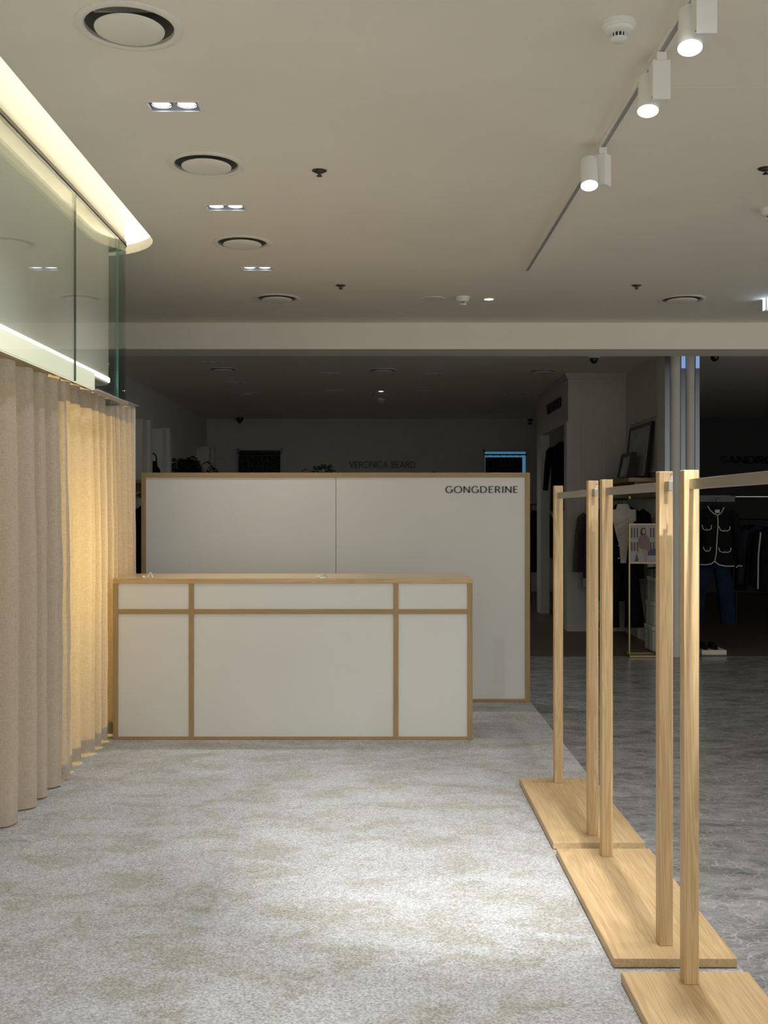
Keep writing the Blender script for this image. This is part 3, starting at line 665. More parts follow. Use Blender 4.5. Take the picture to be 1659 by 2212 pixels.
dome(*ceil_at(1283, 764), CEIL, 'white dome security camera left of the fluted column', 'white')
dome(*ceil_at(1544, 759), CEIL, 'white dome security camera right of the fluted column', 'white')
dome(*ceil_at(518, 902), CEIL, 'black dome camera at the far left ceiling corner', 'black')
dome(*ceil_at(1145, 905), CEIL, 'black dome camera at the far right of the back wall', 'black')
# lit guide sign at the right edge
x, y = ceil_at(1668, 645); z = pz(652, y)
es = thing('exit_sign', 'lit box sign hanging at the right picture edge before the beam', 'sign', (x, y, CEIL))
part('housing', MB().box(x-.06, x+.26, y-.03, y+.03, z-.075, z+.055), 'offwhite', es, bevel=.004)
part('bracket', MB().box(x+.06, x+.14, y-.015, y+.015, z+.055, CEIL), 'offwhite', es)
part('face', MB().box(x-.045, x+.245, y-.033, y-.030, z-.062, z+.042), 'exitglow', es)
part('face', MB().box(x-.063, x-.060, y-.022, y+.022, z-.062, z+.042), 'exitglow', es)

# ------------------------------------------------------------------ boutique behind: walls and trims
HX = 2.19; FY = 12.1; RXW = 2.86
struct('wall_right_face', MB().box(HX, RXW+.1, FY, FY+.10, 0, CEIL), 'wallwhite', label='panelled pier facing the aisle')
struct('wall_right_header', MB().box(HX, HX+.10, FY+.10, 14.16, 2.43, CEIL), 'wallwhite', label='header over the fitting alcove')
struct('wall_right_side', MB().box(RXW, RXW+.10, 10.25, FY, 0, CEIL), 'wallwhite', label='boutique side wall with the shelf')
struct('wall_alcove_back', MB().box(3.3, 3.36, FY+.1, YEND, 0, CEIL), 'wallwhite')
struct('wall_right_pier', MB().box(HX, HX+.12, 14.16, 14.5, 0, CEIL), 'wallwhite')
struct('trim_crown_face', MB().box(HX-.035, RXW, FY-.035, FY, CEIL-.035, CEIL).box(HX-.02, RXW, FY-.02, FY, CEIL-.06, CEIL-.035), 'wallwhite')
struct('trim_crown_header', MB().box(HX-.035, HX, FY, 14.16, CEIL-.035, CEIL).box(HX-.02, HX, FY, 14.16, CEIL-.06, CEIL-.035), 'wallwhite')
struct('trim_crown_back', MB().box(-3.0, 3.3, YEND-.05, YEND, CEIL-.06, CEIL), 'wallwhite')
struct('trim_jamb', MB().box(HX-.012, HX+.115, FY+.10, FY+.2, 0, 2.45), 'wallwhite', label='white jamb of the alcove opening')
struct('trim_jamb_face', MB().box(HX-.02, HX+.05, FY-.015, FY, 0, 2.44), 'wallwhite')
def rect_mould(name, plane, a0, a1, z0, z1, pos, w=.045, d=.02):
    m_ = MB()
    for (p, q, r, s) in ((a0, a1, z1-w, z1), (a0, a1, z0, z0+w), (a0, a0+w, z0+w, z1-w), (a1-w, a1, z0+w, z1-w)):
        if plane == 'y': m_.box(p, q, pos-d, pos, r, s)
        else: m_.box(pos-d, pos, p, q, r, s)
    return struct(name, m_, 'wallwhite')
rect_mould('trim_panel_face', 'y', px(1255, FY), px(1316, FY), .22, pz(912, FY), FY)
rect_mould('trim_panel_face_low', 'y', px(1318, FY)+.05, RXW-.04, .22, .85, FY)
rect_mould('trim_panel_side', 'x', 10.42, 11.95, 1.80, 2.42, RXW)
rect_mould('trim_panel_side_low', 'x', 10.42, 11.0, .20, .62, RXW)
rect_mould('trim_panel_side_mid', 'x', 11.1, 11.95, .20, .62, RXW)
rect_mould('trim_panel_back', 'y', px(627, YEND), px(1024, YEND), 1.0, pz(973, YEND), YEND, .06)
struct('baseboard_side', MB().box(RXW-.018, RXW, 10.25, FY, 0.004, .13), 'wallwhite')
struct('baseboard_face', MB().box(HX, RXW-.018, FY-.018, FY, 0.004, .13), 'wallwhite')
# fluted column
CYL = 10.0; cx0, cx1 = px(1437, CYL), px(1513, CYL)
col = thing('fluted_column', 'grey fluted column with mirror strips right of the boutique', 'column', ((cx0+cx1)/2, CYL+.15, 0))
part('core', MB().box(cx0, cx1, CYL+.03, CYL+.28, 0, CEIL), 'wallwhite', col)
for a, b in ((1449, 1471), (1483, 1502)):
    xa, xb = px(a, CYL), px(b, CYL); r = (xb-xa)/2
    part('flute', MB().loft([((xa+xb)/2, CYL+.03, 0, r, .045), ((xa+xb)/2, CYL+.03, CEIL, r, .045)], 24), 'wallwhite', col, smooth=True)
for a, b in ((1437.5, 1448), (1472, 1482), (1503, 1512.5)):
    part('mirror_strip', MB().box(px(a, CYL), px(b, CYL), CYL+.018, CYL+.030, 0, CEIL), 'mirror', col)
for a, b in ((1473, 1481.5), (1504, 1512)):  # blue light reflected in the strips, painted on as faint emission
    part('blue_reflection', MB().box(px(a, CYL), px(b, CYL), CYL+.012, CYL+.018, pz(795, CYL), CEIL), emis('strip_reflection', (.30,.48,.85), .6), col, label='blue reflection painted as a glow on a strip top')
# boutique signs
bs = thing('shop_sign', 'black letters VERONICA BEARD on the far back wall', 'sign', (px(826, YEND), YEND-.01, pz(1004, YEND)))
sign(bs, 'VERONICA BEARD', px(897, YEND)-px(755, YEND), pz(997, YEND)-pz(1011, YEND), .14, .11, .03, .20, (px(755, YEND), YEND-.001, pz(1011, YEND)), (1,0,0))
b2 = thing('shop_sign', 'black shop letters seen edge-on on the alcove header', 'sign', (HX-.01, 13.0, 2.68))
sign(b2, 'VERONICA BEARD', 1.04, .115, .20, .16, .012, .20, (HX, 13.58, 2.66), (0,-1,0))
SY = 17.9
struct('wall_sandro', MB().box(3.36, 7.0, SY, SY+.08, 0, CEIL), 'walldark')
struct('wall_divider', MB().box(RXW+.1, RXW+.14, 10.28, FY+.1, 0, CEIL), 'walldark')
b3 = thing('shop_sign', 'black bold letters SANDRO on the dark shop wall', 'sign', (px(1610, SY), SY-.01, pz(993, SY)))
sign(b3, 'SANDRO', (px(1660, SY)-px(1556, SY))*1.12, pz(986, SY)-pz(1001, SY), .30, .24, .03, .24, (px(1556, SY), SY-.001, pz(1001, SY)), (1,0,0), 1.25)

# windows in the back wall with rods, rings and patterned curtains
def window(n, xa, xb, ytop, glow, lab):
    y = YEND; a, b = px(xa, y), px(xb, y); zt = pz(ytop, y); zb = 1.1
    w = link('window_%d' % n, MB().box(a, b, y-.006, y-.001, zb, zt).mesh('window', (a, y, zb)), 'blueglow' if glow else 'black', None, (a, y, zb)); w['kind'] = 'structure'; w['label'] = lab
    part('window_frame', MB().box(a-.03, a, y-.05, y, zb, zt+.03).box(b, b+.03, y-.05, y, zb, zt+.03).box(a-.03, b+.03, y-.05, y, zt, zt+.03), 'wallwhite', w)
    rod = thing('curtain_rod', 'dark curtain rod with rings across the %s small back window' % ('blue-lit' if glow else 'unlit'), 'curtain rod', ((a+b)/2, y-.10, zt-.055), 'curtain rods at the back windows')
    part('rod', MB().tube([(a-.02, y-.10, zt-.055), (b+.02, y-.10, zt-.055)], .012, 8), 'black', rod)
    cu = thing('patterned_curtain', 'dark patterned short curtain on the %s small back window' % ('blue-lit' if glow else 'unlit'), 'curtain', ((a+b)/2, y-.10, zb), 'patterned curtains at the back windows')
    m_ = MB(); n_ = 60; x_end = b-(.07 if glow else .0)
    vs_ = [(a+(x_end-a)*i/n_, y-.10+.025*math.sin(i*.9), zz) for zz in (zb, zt-.10) for i in range(n_+1)]
    m_.add(vs_, [(i, i+1, n_+2+i, n_+1+i) for i in range(n_)])
    part('cloth', m_, 'fabric', cu, smooth=True)
    for i in range(6):
        xx = a+.04+(x_end-a-.08)*i/5
        part('ring', MB().tube([(xx, y-.10+.022*math.cos(t), zt-.065+.022*math.sin(t)) for t in [2*PI*j/12 for j in range(13)]], .004, 6, cap=False), 'black', cu)
window(1, 517, 606, 973, False, 'small unlit curtained window in the back wall')
window(2, 1047, 1135, 976, True, 'small blue-lit curtained window in the back wall')

# ------------------------------------------------------------------ boutique furnishing, right wall
shz = 1.735
wsh = thing('wall_shelf', 'oak wall shelf carrying two picture frames', 'shelf', (2.66, 11.1, shz-.04))
part('board', MB().box(2.50, RXW, 10.45, 11.95, shz-.04, shz), 'frame_x', wsh, bevel=.002)
for yy in (10.7, 11.7): part('bracket', MB().box(2.62, RXW, yy-.008, yy+.008, shz-.12, shz-.04), 'brass', wsh)
def picture(label, xb, xt, y0, y1, z0, h, th, mm):
    f = thing('picture_frame', label, 'picture frame', ((xb+xt)/2, (y0+y1)/2, z0), 'framed pictures on the wall shelf')
    def lean(m_): # shear in x with height
        m_.v = [(v[0]+(xt-xb)*(v[2]-z0)/h, v[1], v[2]) for v in m_.v]; return m_
    w = .035
    for a, b, c, d in ((y0, y1, z0+h-w, z0+h), (y0, y1, z0, z0+w), (y0, y0+w, z0+w, z0+h-w), (y1-w, y1, z0+w, z0+h-w)):
        part('frame_bar', lean(MB().box(xb-th, xb, a, b, c, d)), 'black', f)
    part('print', lean(MB().box(xb-th*.7, xb-.002, y0+w, y1-w, z0+w, z0+h-w)), mm, f)
    return f
picture('large black-framed abstract print leaning on the wall shelf', 2.78, 2.85, 10.80, 11.75, shz+.001, .60, .03, 'art')
picture('small thick black picture frame in front of the large print', 2.66, 2.72, 11.0, 11.45, shz+.001, .29, .06, 'art')
RLX, RLZ = 2.50, 1.535
rail = thing('clothes_rail', 'brass clothes rail under the oak wall shelf', 'clothes rail', (RLX, 11.2, RLZ))
part('rod', MB().tube([(RLX, 10.42, RLZ), (RLX, 12.0, RLZ)], .012, 10), 'brass', rail, smooth=True)
for yy in (10.45, 11.98): part('bracket', MB().tube([(RLX, yy, RLZ), (RXW, yy, RLZ)], .010, 8), 'brass', rail)
part('finial', MB().lathe([(.0,-.03),(.025,-.018),(.03,0),(.025,.018),(.0,.03)], (RLX, 10.42, RLZ), 16, cap=False), 'brass', rail, smooth=True)

def hanger(root, c, half, mm='black', hookh=.10):
    part('hanger', MB().tube([c+Vector((-half,0,-.07)), c+Vector((-.03,0,-.005)), c, c+Vector((.03,0,-.005)), c+Vector((half,0,-.07))], .008, 6).tube([c, c+Vector((0,0,hookh-.03))]+[c+Vector((.02-.02*math.cos(a), 0, hookh-.03+.022*math.sin(a))) for a in [PI*i/8 for i in range(9)]], .003, 6), mm, root)
def jacket(label, c, half, length, mm, sleeve=.55, depth=.05, group=None, open_=False, flare=1.0, name='jacket', cat='jacket', hook=.10, rail=None):
    """c is the middle of the collar; shoulders run along x"""
    t = thing(name, label, cat, (c.x, c.y, c.z-length), group)
    x, y, z = c
    w = half
    sec = [(x, y, z-length, w*.92*flare, depth), (x, y, z-length*.75, w*.86*(1+flare)/2, depth*1.05), (x, y, z-length*.5, w*.82, depth*1.1), (x, y, z-length*.25, w*.84, depth*1.05), (x, y, z-.10, w*.90, depth*.9), (x, y, z-.06, w*.72, depth*.75), (x, y, z-.02, w*.34, depth*.6), (x, y, z, w*.28, depth*.5)]
    part('body', MB().loft(sec, 24, 2.6), mm, t, smooth=True)
    for s in (-1, 1):
        pts = [Vector((x+s*w*.78, y, z-.075)), Vector((x+s*w*.98, y, z-.12)), Vector((x+s*w*1.10, y-.005, z-.26)), Vector((x+s*w*1.22, y-.015, z-.10-sleeve*.7)), Vector((x+s*w*1.30, y-.02, z-.10-sleeve))]
        part('sleeve', MB().tube(pts, [w*.20, w*.27, w*.25, w*.22, w*.20], 12), mm, t, smooth=True)
    if rail is not None: hook = rail-(z-.01)+.02
    hanger(t, Vector((x, y, z-.01)), w*.7, hookh=hook)
    return t
def line(t, name, pts, r, mm): return part(name, MB().tube(pts, r, 6), mm, t, smooth=True)
def dot(t, p, r, mm, name='button'): return part(name, MB().lathe([(0,-r),(r*.8,-r*.6),(r,0),(r*.8,r*.6),(0,r)], p, 10, cap=False), mm, t, smooth=True)
# black jacket over cream blouse, with trousers
jy = 10.75; jx = RLX; jz = pz(1090, jy)
J = jacket('black jacket with small buttons hanging open over a cream blouse', Vector((jx, jy, jz)), .24, .60, 'blackcloth', .56, .07, 'clothes on the boutique rail', rail=RLZ)
bl = thing('blouse', 'cream draped blouse inside the black jacket', 'blouse', (jx, jy-.075, jz-.62), 'clothes on the boutique rail')
part('front', MB().loft([(jx+.0, jy-.072, jz-.60, .03, .012), (jx, jy-.078, jz-.42, .045, .014), (jx, jy-.078, jz-.28, .085, .016), (jx, jy-.075, jz-.16, .11, .018), (jx, jy-.065, jz-.06, .08, .02), (jx, jy-.045, jz+.005, .055, .025)], 20), 'cream', bl, smooth=True)
for s in (-1, 1): part('collar', MB().prism([(jx+s*.05, jy-.09), (jx+s*.115, jy-.085), (jx+s*.13, jy-.075), (jx+s*.06, jy-.075)], jz-.17, jz-.05), 'cream', bl)
for k in range(3): line(bl, 'fold', [Vector((jx-.09+.02*k, jy-.094, jz-.20-.06*k)), Vector((jx-.01, jy-.097, jz-.17-.06*k)), Vector((jx+.08-.02*k, jy-.094, jz-.11-.06*k))], .006, 'cream')
for k, (dx, dz) in enumerate(((-.08,-.20), (-.045,-.34), (-.05,-.42), (-.05,-.55))): dot(J, (jx+dx, jy-.085, jz+dz), .010, 'trim')
def trousers(label, cx_, cy_, ztop, zbot, half, mm, group, gap=.05, flare=1.15, lean=0):
    t = thing('trousers', label, 'trousers', (cx_, cy_, zbot), group)
    part('hanger', MB().tube([(cx_-.08, cy_, ztop-.01), (cx_-.08, cy_, ztop+.03), (RLX, cy_, ztop+.06), (RLX, cy_, RLZ)], .004, 6).tube([(cx_+.08, cy_, ztop-.01), (cx_+.08, cy_, ztop+.03), (RLX, cy_, ztop+.06)], .004, 6), 'black', t)
    part('waist', MB().loft([(cx_, cy_, ztop-.16, half*1.05, .055), (cx_, cy_, ztop-.02, half*.95, .045), (cx_, cy_, ztop, half*.93, .04)], 24, 2.6), mm, t, smooth=True)
    for s in (-1, 1):
        part('leg', MB().loft([(cx_+s*(half*.55+gap)+lean, cy_, zbot, half*.52*flare, .04), (cx_+s*(half*.53+gap*.6)+lean*.5, cy_, (zbot+ztop)/2-.05, half*.50, .045), (cx_+s*half*.5, cy_, ztop-.14, half*.54, .05)], 20, 2.6), mm, t, smooth=True)
    return t
trousers('black wide trousers hanging below the black jacket', RLX+.03, jy+.12, jz-.50, pz(1358, jy), .16, 'blackcloth', 'clothes on the boutique rail', .05, 1.35)
for s in (-1, 1): part('cuff_band', MB().tube([Vector((jx+s*.306, jy-.02, jz-.60)), Vector((jx+s*.309, jy-.02, jz-.64))], .052, 12), 'trim', J)
# garments further along the rail
j2 = jacket('grey tweed jacket with dark sleeves at the far end of the rail', Vector((RLX, 11.75, pz(1098, 11.75))), .22, .58, 'tweed', .62, .05, 'clothes on the boutique rail', rail=RLZ)
jacket('cream long shirt hanging below the tweed jacket', Vector((RLX, 11.92, pz(1105, 11.9))), .19, .86, 'cream', .30, .03, 'clothes on the boutique rail', name='shirt', cat='shirt', rail=RLZ)
jacket('plum coat hanging between the tweed and the black jackets', Vector((RLX, 11.45, pz(1098, 11.42))), .22, .70, 'plum', .6, .05, 'clothes on the boutique rail', name='coat', cat='coat', rail=RLZ)
jacket('navy coat hanging just behind the black jacket', Vector((RLX, 11.15, pz(1096, 11.1))), .22, 1.0, 'navy', .66, .05, 'clothes on the boutique rail', name='coat', cat='coat', rail=RLZ)
# white stacked boxes at the wall
for i, (z0, z1, lab) in enumerate(((.01,.26,'lowest white storage box stacked by the boutique wall'), (.262,.50,'middle white storage box stacked by the boutique wall'), (.502,.74,'top white storage box stacked by the boutique wall'))):
    t = thing('storage_box', lab, 'box', (2.77, 10.45, z0), 'white storage boxes')
    d_ = .012*i
    part('body', MB().box(2.70+d_, 2.838, 10.29, 10.60-d_, z0, z1-.045), 'wallwhite', t, bevel=.006)
    part('lid', MB().box(2.692+d_, 2.840, 10.28, 10.61-d_, z1-.045, z1), 'wallwhite', t, bevel=.006)
# brass poster stand
PY = 10.05
ps = thing('poster_stand', 'brass floor stand holding a fashion photograph poster', 'sign stand', (px(1392, PY), PY, .005))
pa, pb, pt, pbm = px(1359, PY), px(1424, PY), pz(1131, PY), pz(1217, PY)
part('post', MB().box(pa-.006, pa+.008, PY-.008, PY+.008, .02, pbm), 'brass', ps)
part('post', MB().box(pb-.008, pb+.006, PY-.008, PY+.008, .02, pbm), 'brass', ps)
part('base', MB().box(pa-.02, pb+.02, PY-.11, PY-.10, .005, .022).box(pa-.02, pb+.02, PY+.10, PY+.11, .005, .022).box(pa-.02, pa-.005, PY-.10, PY+.10, .005, .022).box(pb+.005, pb+.02, PY-.10, PY+.10, .005, .022), 'brass', ps)
fr = part('frame', MB().box(pa-.006, pb+.006, PY-.012, PY+.012, pt-.014, pt).box(pa-.006, pb+.006, PY-.012, PY+.012, pbm-.002, pbm+.012).box(pa-.006, pa+.008, PY-.012, PY+.012, pbm+.012, pt-.014).box(pb-.008, pb+.006, PY-.012, PY+.012, pbm+.012, pt-.014), 'brass', ps)
pos = part('poster', MB().box(pa+.008, pb-.008, PY-.004, PY+.004, pbm+.012, pt-.014), mat('poster_sky', (.24,.23,.215), .5), ps)
def flat(name, pts, layer, mm):   # printed shape on the poster, u,v in 0..1
    y = PY-.004-.0004*layer
    P_ = [(pa+.008+(pb-pa-.016)*u, y, pbm+.012+(pt-pbm-.026)*v) for u, v in pts]
    n = len(P_); m_ = MB().add(P_+[(p[0], y+.0003, p[2]) for p in P_], [tuple(range(n)), tuple(range(n, 2*n))[::-1]]+[(i,(i+1)%n,(i+1)%n+n,i+n) for i in range(n)])
    return part(name, m_, mm, pos)
pm = {k: mat('print_'+k, c, .5) for k, c in dict(stone=(.28,.26,.23), dark=(.05,.045,.05), skin=(.38,.24,.17), coat=(.15,.085,.075), trousers=(.27,.18,.13), street=(.27,.26,.27), hair=(.035,.018,.015), car=(.03,.035,.07), bag=(.05,.03,.012)).items()}
flat('print_street', [(0,0),(1,0),(1,.2),(0,.22)], 1, pm['street'])
flat('print_facade', [(0,.22),(1,.2),(1,.98),(.0,.98)], 1, pm['stone'])
for u in (.03,.13,.23,.70,.80,.91):
    flat('print_window', [(u,.66),(u+.055,.66),(u+.055,.92),(u,.92)], 2, pm['dark']); flat('print_window', [(u,.30),(u+.06,.30),(u+.06,.54),(u,.54)], 2, pm['dark'])
flat('print_car', [(.62,.18),(1,.18),(1,.33),(.9,.37),(.72,.36),(.62,.28)], 3, pm['car'])
flat('print_trousers', [(.36,.38),(.62,.38),(.60,.2),(.58,0),(.48,0),(.50,.2),(.42,.26)], 4, pm['trousers'])
flat('print_coat', [(.30,.66),(.42,.76),(.56,.75),(.68,.64),(.70,.36),(.63,.30),(.50,.34),(.34,.38)], 5, pm['coat'])
flat('print_arm', [(.30,.66),(.34,.60),(.30,.3),(.24,.24),(.25,.4)], 6, pm['coat'])
flat('print_hair', [(.35,.74),(.36,.86),(.42,.93),(.52,.93),(.56,.86),(.56,.76),(.46,.72)], 6, pm['hair'])
flat('print_face', [(.44,.78),(.43,.86),(.48,.90),(.53,.87),(.53,.79),(.49,.76)], 7, pm['skin'])
flat('print_bag', [(.16,.02),(.30,.02),(.28,.12),(.22,.24),(.19,.12)], 6, pm['bag'])
# alcove: pedestal, garments
pd = thing('white_pedestal', 'white cupboard just inside the dark alcove', 'cupboard', (2.55, 13.35, .005))
part('body', MB().box(2.30, 2.62, 13.05, 13.65, .005, pz(1118, 13.05)), 'wallwhite', pd, bevel=.004)
part('top', MB().box(2.27, 2.65, 13.02, 13.68, pz(1118, 13.05), pz(1110, 13.05)), 'wallwhite', pd, bevel=.004)
part('plinth', MB().box(2.31, 2.61, 13.045, 13.64, .005, .10), 'wallwhite', pd)
ac = Vector((px(1214, 12.9), 12.9, pz(955, 12.9)))
ar_ = thing('clothes_rail', 'short dark rail high in the alcove', 'clothes rail', (ac.x, 12.9, ac.z+.10))
part('rod', MB().tube([(HX+.09, 12.9, ac.z+.10), (3.3, 12.9, ac.z+.10)], .012, 8), 'black', ar_)
jacket('black coat hanging high in the alcove beside the white jamb', ac, .16, .85, 'blackcloth', .5, .09, 'garments in the alcove', name='coat', cat='coat', rail=ac.z+.10)
gz = pz(1102, 15.4); GXR = 2.30
for i, (gy, mm, lab) in enumerate(((15.1, 'blackcloth', 'black garment hanging just right of the backdrop'), (15.4, 'navy', 'navy garment behind the black one right of the backdrop'), (15.7, 'tweed', 'grey garment at the back of the rail right of the backdrop'))):
    jacket(lab, Vector((GXR, gy, gz)), .17, .9, mm, .6, .05, 'garments by the alcove', name='garment', cat='garment', rail=gz+.085)
gr = thing('clothes_rail', 'dark clothes rail right of the backdrop', 'clothes rail', (GXR, 15.4, 0.005))
part('rod', MB().tube([(GXR, 14.92, gz+.085), (GXR, 15.9, gz+.085)], .012, 8), 'black', gr)
for yy in (14.92, 15.9): part('post', MB().tube([(GXR, yy, .005), (GXR, yy, gz+.085)], .012, 8), 'black', gr)
# ------------------------------------------------------------------ dark shop on the right
SJ = 11.2
sjx = px(1546, SJ); sjz = pz(1092, SJ)
SJK = jacket('black cardigan jacket edged with white piping and four pockets', Vector((sjx, SJ, sjz)), .205, .64, 'blackcloth', .56, .06, 'clothes in the dark shop', hook=.10)
def sp(x, y, d=.075): return at(x, y, SJ-d)
line(SJK, 'piping', [sp(1529,1093,.05), sp(1533,1101,.06), sp(1541,1109,.066), sp(1550,1113,.068), sp(1558,1108,.066), sp(1564,1096,.05)], .006, 'trim')
line(SJK, 'piping', [sp(1550,1113,.068), sp(1551,1130,.072), sp(1549,1160,.075), sp(1547,1195,.073), sp(1544,1212,.07), sp(1536,1218,.068), sp(1524,1220,.062), sp(1512,1219,.05)], .006, 'trim')
line(SJK, 'piping', [sp(1544,1213,.07), sp(1553,1220,.068), sp(1568,1223,.062), sp(1586,1223,.045)], .006, 'trim')
line(SJK, 'cuff_piping', [sp(1590,1226,.06), sp(1595,1222,.065), sp(1603,1223,.06)], .006, 'trim')
for (xa, xb, yt, yb_) in ((1516,1537,1134,1145), (1553,1577,1137,1147), (1519,1535,1181,1191), (1552,1579,1183,1193)):
    line(SJK, 'pocket_piping', [sp(xa,yt,.07), sp(xa+3,yb_-2,.072), sp(xa+8,yb_,.074), sp(xb-6,yb_,.074), sp(xb-1,yb_-3,.072), sp(xb,yt,.07)], .005, 'trim')
    dot(SJK, sp((xa+xb)/2, yb_-3, .078), .008, 'brass')
for bx_, by_ in ((1545,1116), (1544,1138)): dot(SJK, sp(bx_, by_, .078), .008, 'brass')
part('neck_label', MB().box(px(1541,SJ), px(1551,SJ), SJ-.055, SJ-.050, pz(1108,SJ), pz(1101,SJ)), 'trim', SJK)
JN = thing('jeans', 'blue denim jeans hanging below the piped black jacket', 'jeans', (px(1562, SJ), SJ+.13, pz(1350, SJ)), 'clothes in the dark shop')
jh = pz(1222, SJ); jb = pz(1350, SJ)
part('waist', MB().loft([(px(1548,SJ), SJ+.13, jh-.03, .155, .05), (px(1548,SJ), SJ+.13, jh+.12, .14, .045)], 24, 2.6), 'denim', JN, smooth=True)
part('leg', MB().loft([(px(1582,SJ), SJ+.13, jb, .085, .04), (px(1576,SJ), SJ+.13, (jb+jh)/2, .085, .05), (px(1566,SJ), SJ+.13, jh, .088, .05)], 20, 2.6), 'denim', JN, smooth=True)
part('leg', MB().loft([(px(1512,SJ), SJ+.13, jb+.02, .07, .04), (px(1518,SJ), SJ+.13, (jb+jh)/2, .07, .05), (px(1528,SJ), SJ+.13, jh, .085, .05)], 20, 2.6), 'denim', JN, smooth=True)
part('hanger', MB().tube([(px(1548,SJ)-.08, SJ+.13, jh+.11), (px(1548,SJ), SJ+.13, pz(1090,SJ)), (px(1548,SJ), SJ+.13, pz(1080,SJ))], .004, 6).tube([(px(1548,SJ)+.08, SJ+.13, jh+.11), (px(1548,SJ), SJ+.13, pz(1090,SJ))], .004, 6), 'black', JN)
sr = thing('clothes_rail', 'steel clothes rail running right from the piped jacket', 'clothes rail', (px(1600, SJ+.1), SJ+.1, pz(1072, SJ+.1)), None)
part('rod', MB().tube([at(1553,1073,SJ+.1), at(1668,1073,SJ+.1)], .010, 10), 'chrome', sr, smooth=True)
part('bracket', MB().box(px(1505,SJ+.1), px(1588,SJ+.1), SJ+.08, SJ+.2, pz(1086,SJ+.1), pz(1068,SJ+.1)), 'black', sr, bevel=.01)
part('bracket_cap', MB().lathe([(0,-.03),(.06,-.02),(.075,0),(.06,.02),(0,.03)], at(1577,1071,SJ+.15), 20, cap=False), 'black', sr, smooth=True)
rz_ = pz(1122, 12.5); DX = px(1634, 12.5)
for i, (dx, mm, lab) in enumerate(((0, 'blackcloth', 'black garment first on the dark rail at the right edge'), (.09, 'navy', 'navy garment second on the dark rail at the right edge'), (.20, 'blackcloth', 'black garment with a pale edge at the right picture border'))):
    g = jacket(lab, Vector((DX+dx, 12.75-.14*i, pz(1134, 12.4))), .20, .80, mm, .62, .05, 'dark garments at the right edge', name='garment', cat='garment', rail=rz_)
    if i == 2: line(g, 'pale_edge', [at(1643, 1150, 12.41), at(1638, 1200, 12.40), at(1637, 1272, 12.40)], .010, 'trim')
r2 = thing('clothes_rail', 'black clothes rail holding the dark garments at the right edge', 'clothes rail', (DX+.1, 12.6, .005))
part('rod', MB().tube([(DX-.10, 12.90, rz_), (DX+.34, 12.28, rz_)], .012, 8), 'black', r2)
for q in ((DX-.10, 12.90), (DX+.34, 12.28)): part('post', MB().tube([(q[0], q[1], .005), (q[0], q[1], rz_)], .012, 8), 'black', r2)
# low white plinth with shoes
wy = 10.10
wp = single('display_plinth', MB().box(px(1516,wy), px(1570,wy), wy, wy+.26, .005, pz(1404.5, wy)), 'wallwhite', (px(1543,wy), wy+.13, .005), 'low white display plinth on the floor under the jeans', 'plinth', bevel=.004)
for k, dx in enumerate((1528, 1549)):
    zt = pz(1404.5, wy)+.0015; c = Vector((px(dx, wy), wy+.13, zt))
    sh_ = thing('shoe', ('left' if k == 0 else 'right')+'-hand black flat shoe on the low white plinth', 'shoe', c, 'black shoes on the plinth')
    part('sole', MB().loft([(c.x, c.y, zt, .036, .115), (c.x, c.y, zt+.012, .038, .118)], 24), 'black', sh_, smooth=True)
    part('upper', MB().loft([(c.x, c.y, zt+.011, .036, .114), (c.x, c.y+.01, zt+.035, .032, .098), (c.x, c.y+.05, zt+.055, .026, .05)], 24), 'blackcloth', sh_, smooth=True)

# ------------------------------------------------------------------ left back wall: niches, bag, plants, frames
LXW = -2.82
for i, (xa, yy) in enumerate(((312, 12.3), (347, 13.45), (455, 17.1))):
    struct('trim_pilaster_%d' % (i+1), MB().box(-3.0, LXW+.02, yy, yy+.30, 0, pz((905, 927, 966)[i], yy)).box(-3.0, LXW+.06, yy+.24, yy+.36, 0, pz((903, 922, 962)[i], yy)), 'wallwhite', label='white pilaster of the left shelving')
lsh = thing('wall_shelf', 'dark shelf along the left back wall', 'shelf', (-2.7, 14.6, 1.72))
part('board', MB().box(-3.0, -2.50, 11.6, 17.05, 1.715, 1.75), 'frame_x', lsh, bevel=.002)
for yy in (11.9, 13.9, 16.0): part('bracket', MB().box(-3.0, -2.6, yy-.01, yy+.01, 1.62, 1.715), 'brass', lsh)
lrail = thing('clothes_rail', 'brass rail end peeping out between curtain and backdrop', 'clothes rail', (-2.75, 13, 1.55))
part('rod', MB().tube([(-2.75, 11.7, pz(1071,12)), (-2.75, 13.5, pz(1071,12))], .011, 8), 'brass', lrail)
part('finial', MB().lathe([(0,-.03),(.022,-.02),(.03,0),(.022,.02),(0,.03)], (-2.75, 11.95, pz(1071,12)), 14, cap=False), 'brass', lrail, smooth=True)
part('arm', MB().tube([(-3.0, 11.95, pz(1071,12)), (-2.75, 11.95, pz(1071,12))], .008, 8), 'brass', lrail)
jacket('dark coat hanging in the gap left of the backdrop', Vector((-2.75, 12.2, 1.46)), .2, .9, 'blackcloth', .6, .05, None, name='coat', cat='coat', rail=pz(1071,12))
bgY = 12.95; bgx = px(332, bgY); zb = 1.751
bag = thing('handbag', 'black tapered handbag standing on the left shelf', 'handbag', (bgx, bgY, zb), None)
part('body', MB().loft([(bgx, bgY, zb, .10, .06), (bgx, bgY, zb+.10, .095, .055), (bgx, bgY, zb+.20, .065, .04), (bgx, bgY, zb+.27, .03, .025)], 20, 2.6), 'blackcloth', bag, smooth=True)
part('handle', MB().tube([(bgx-.035, bgY, zb+.25), (bgx-.03, bgY, zb+.33), (bgx, bgY, zb+.37), (bgx+.03, bgY, zb+.33), (bgx+.035, bgY, zb+.25)], .009, 8), 'blackcloth', bag, smooth=True)
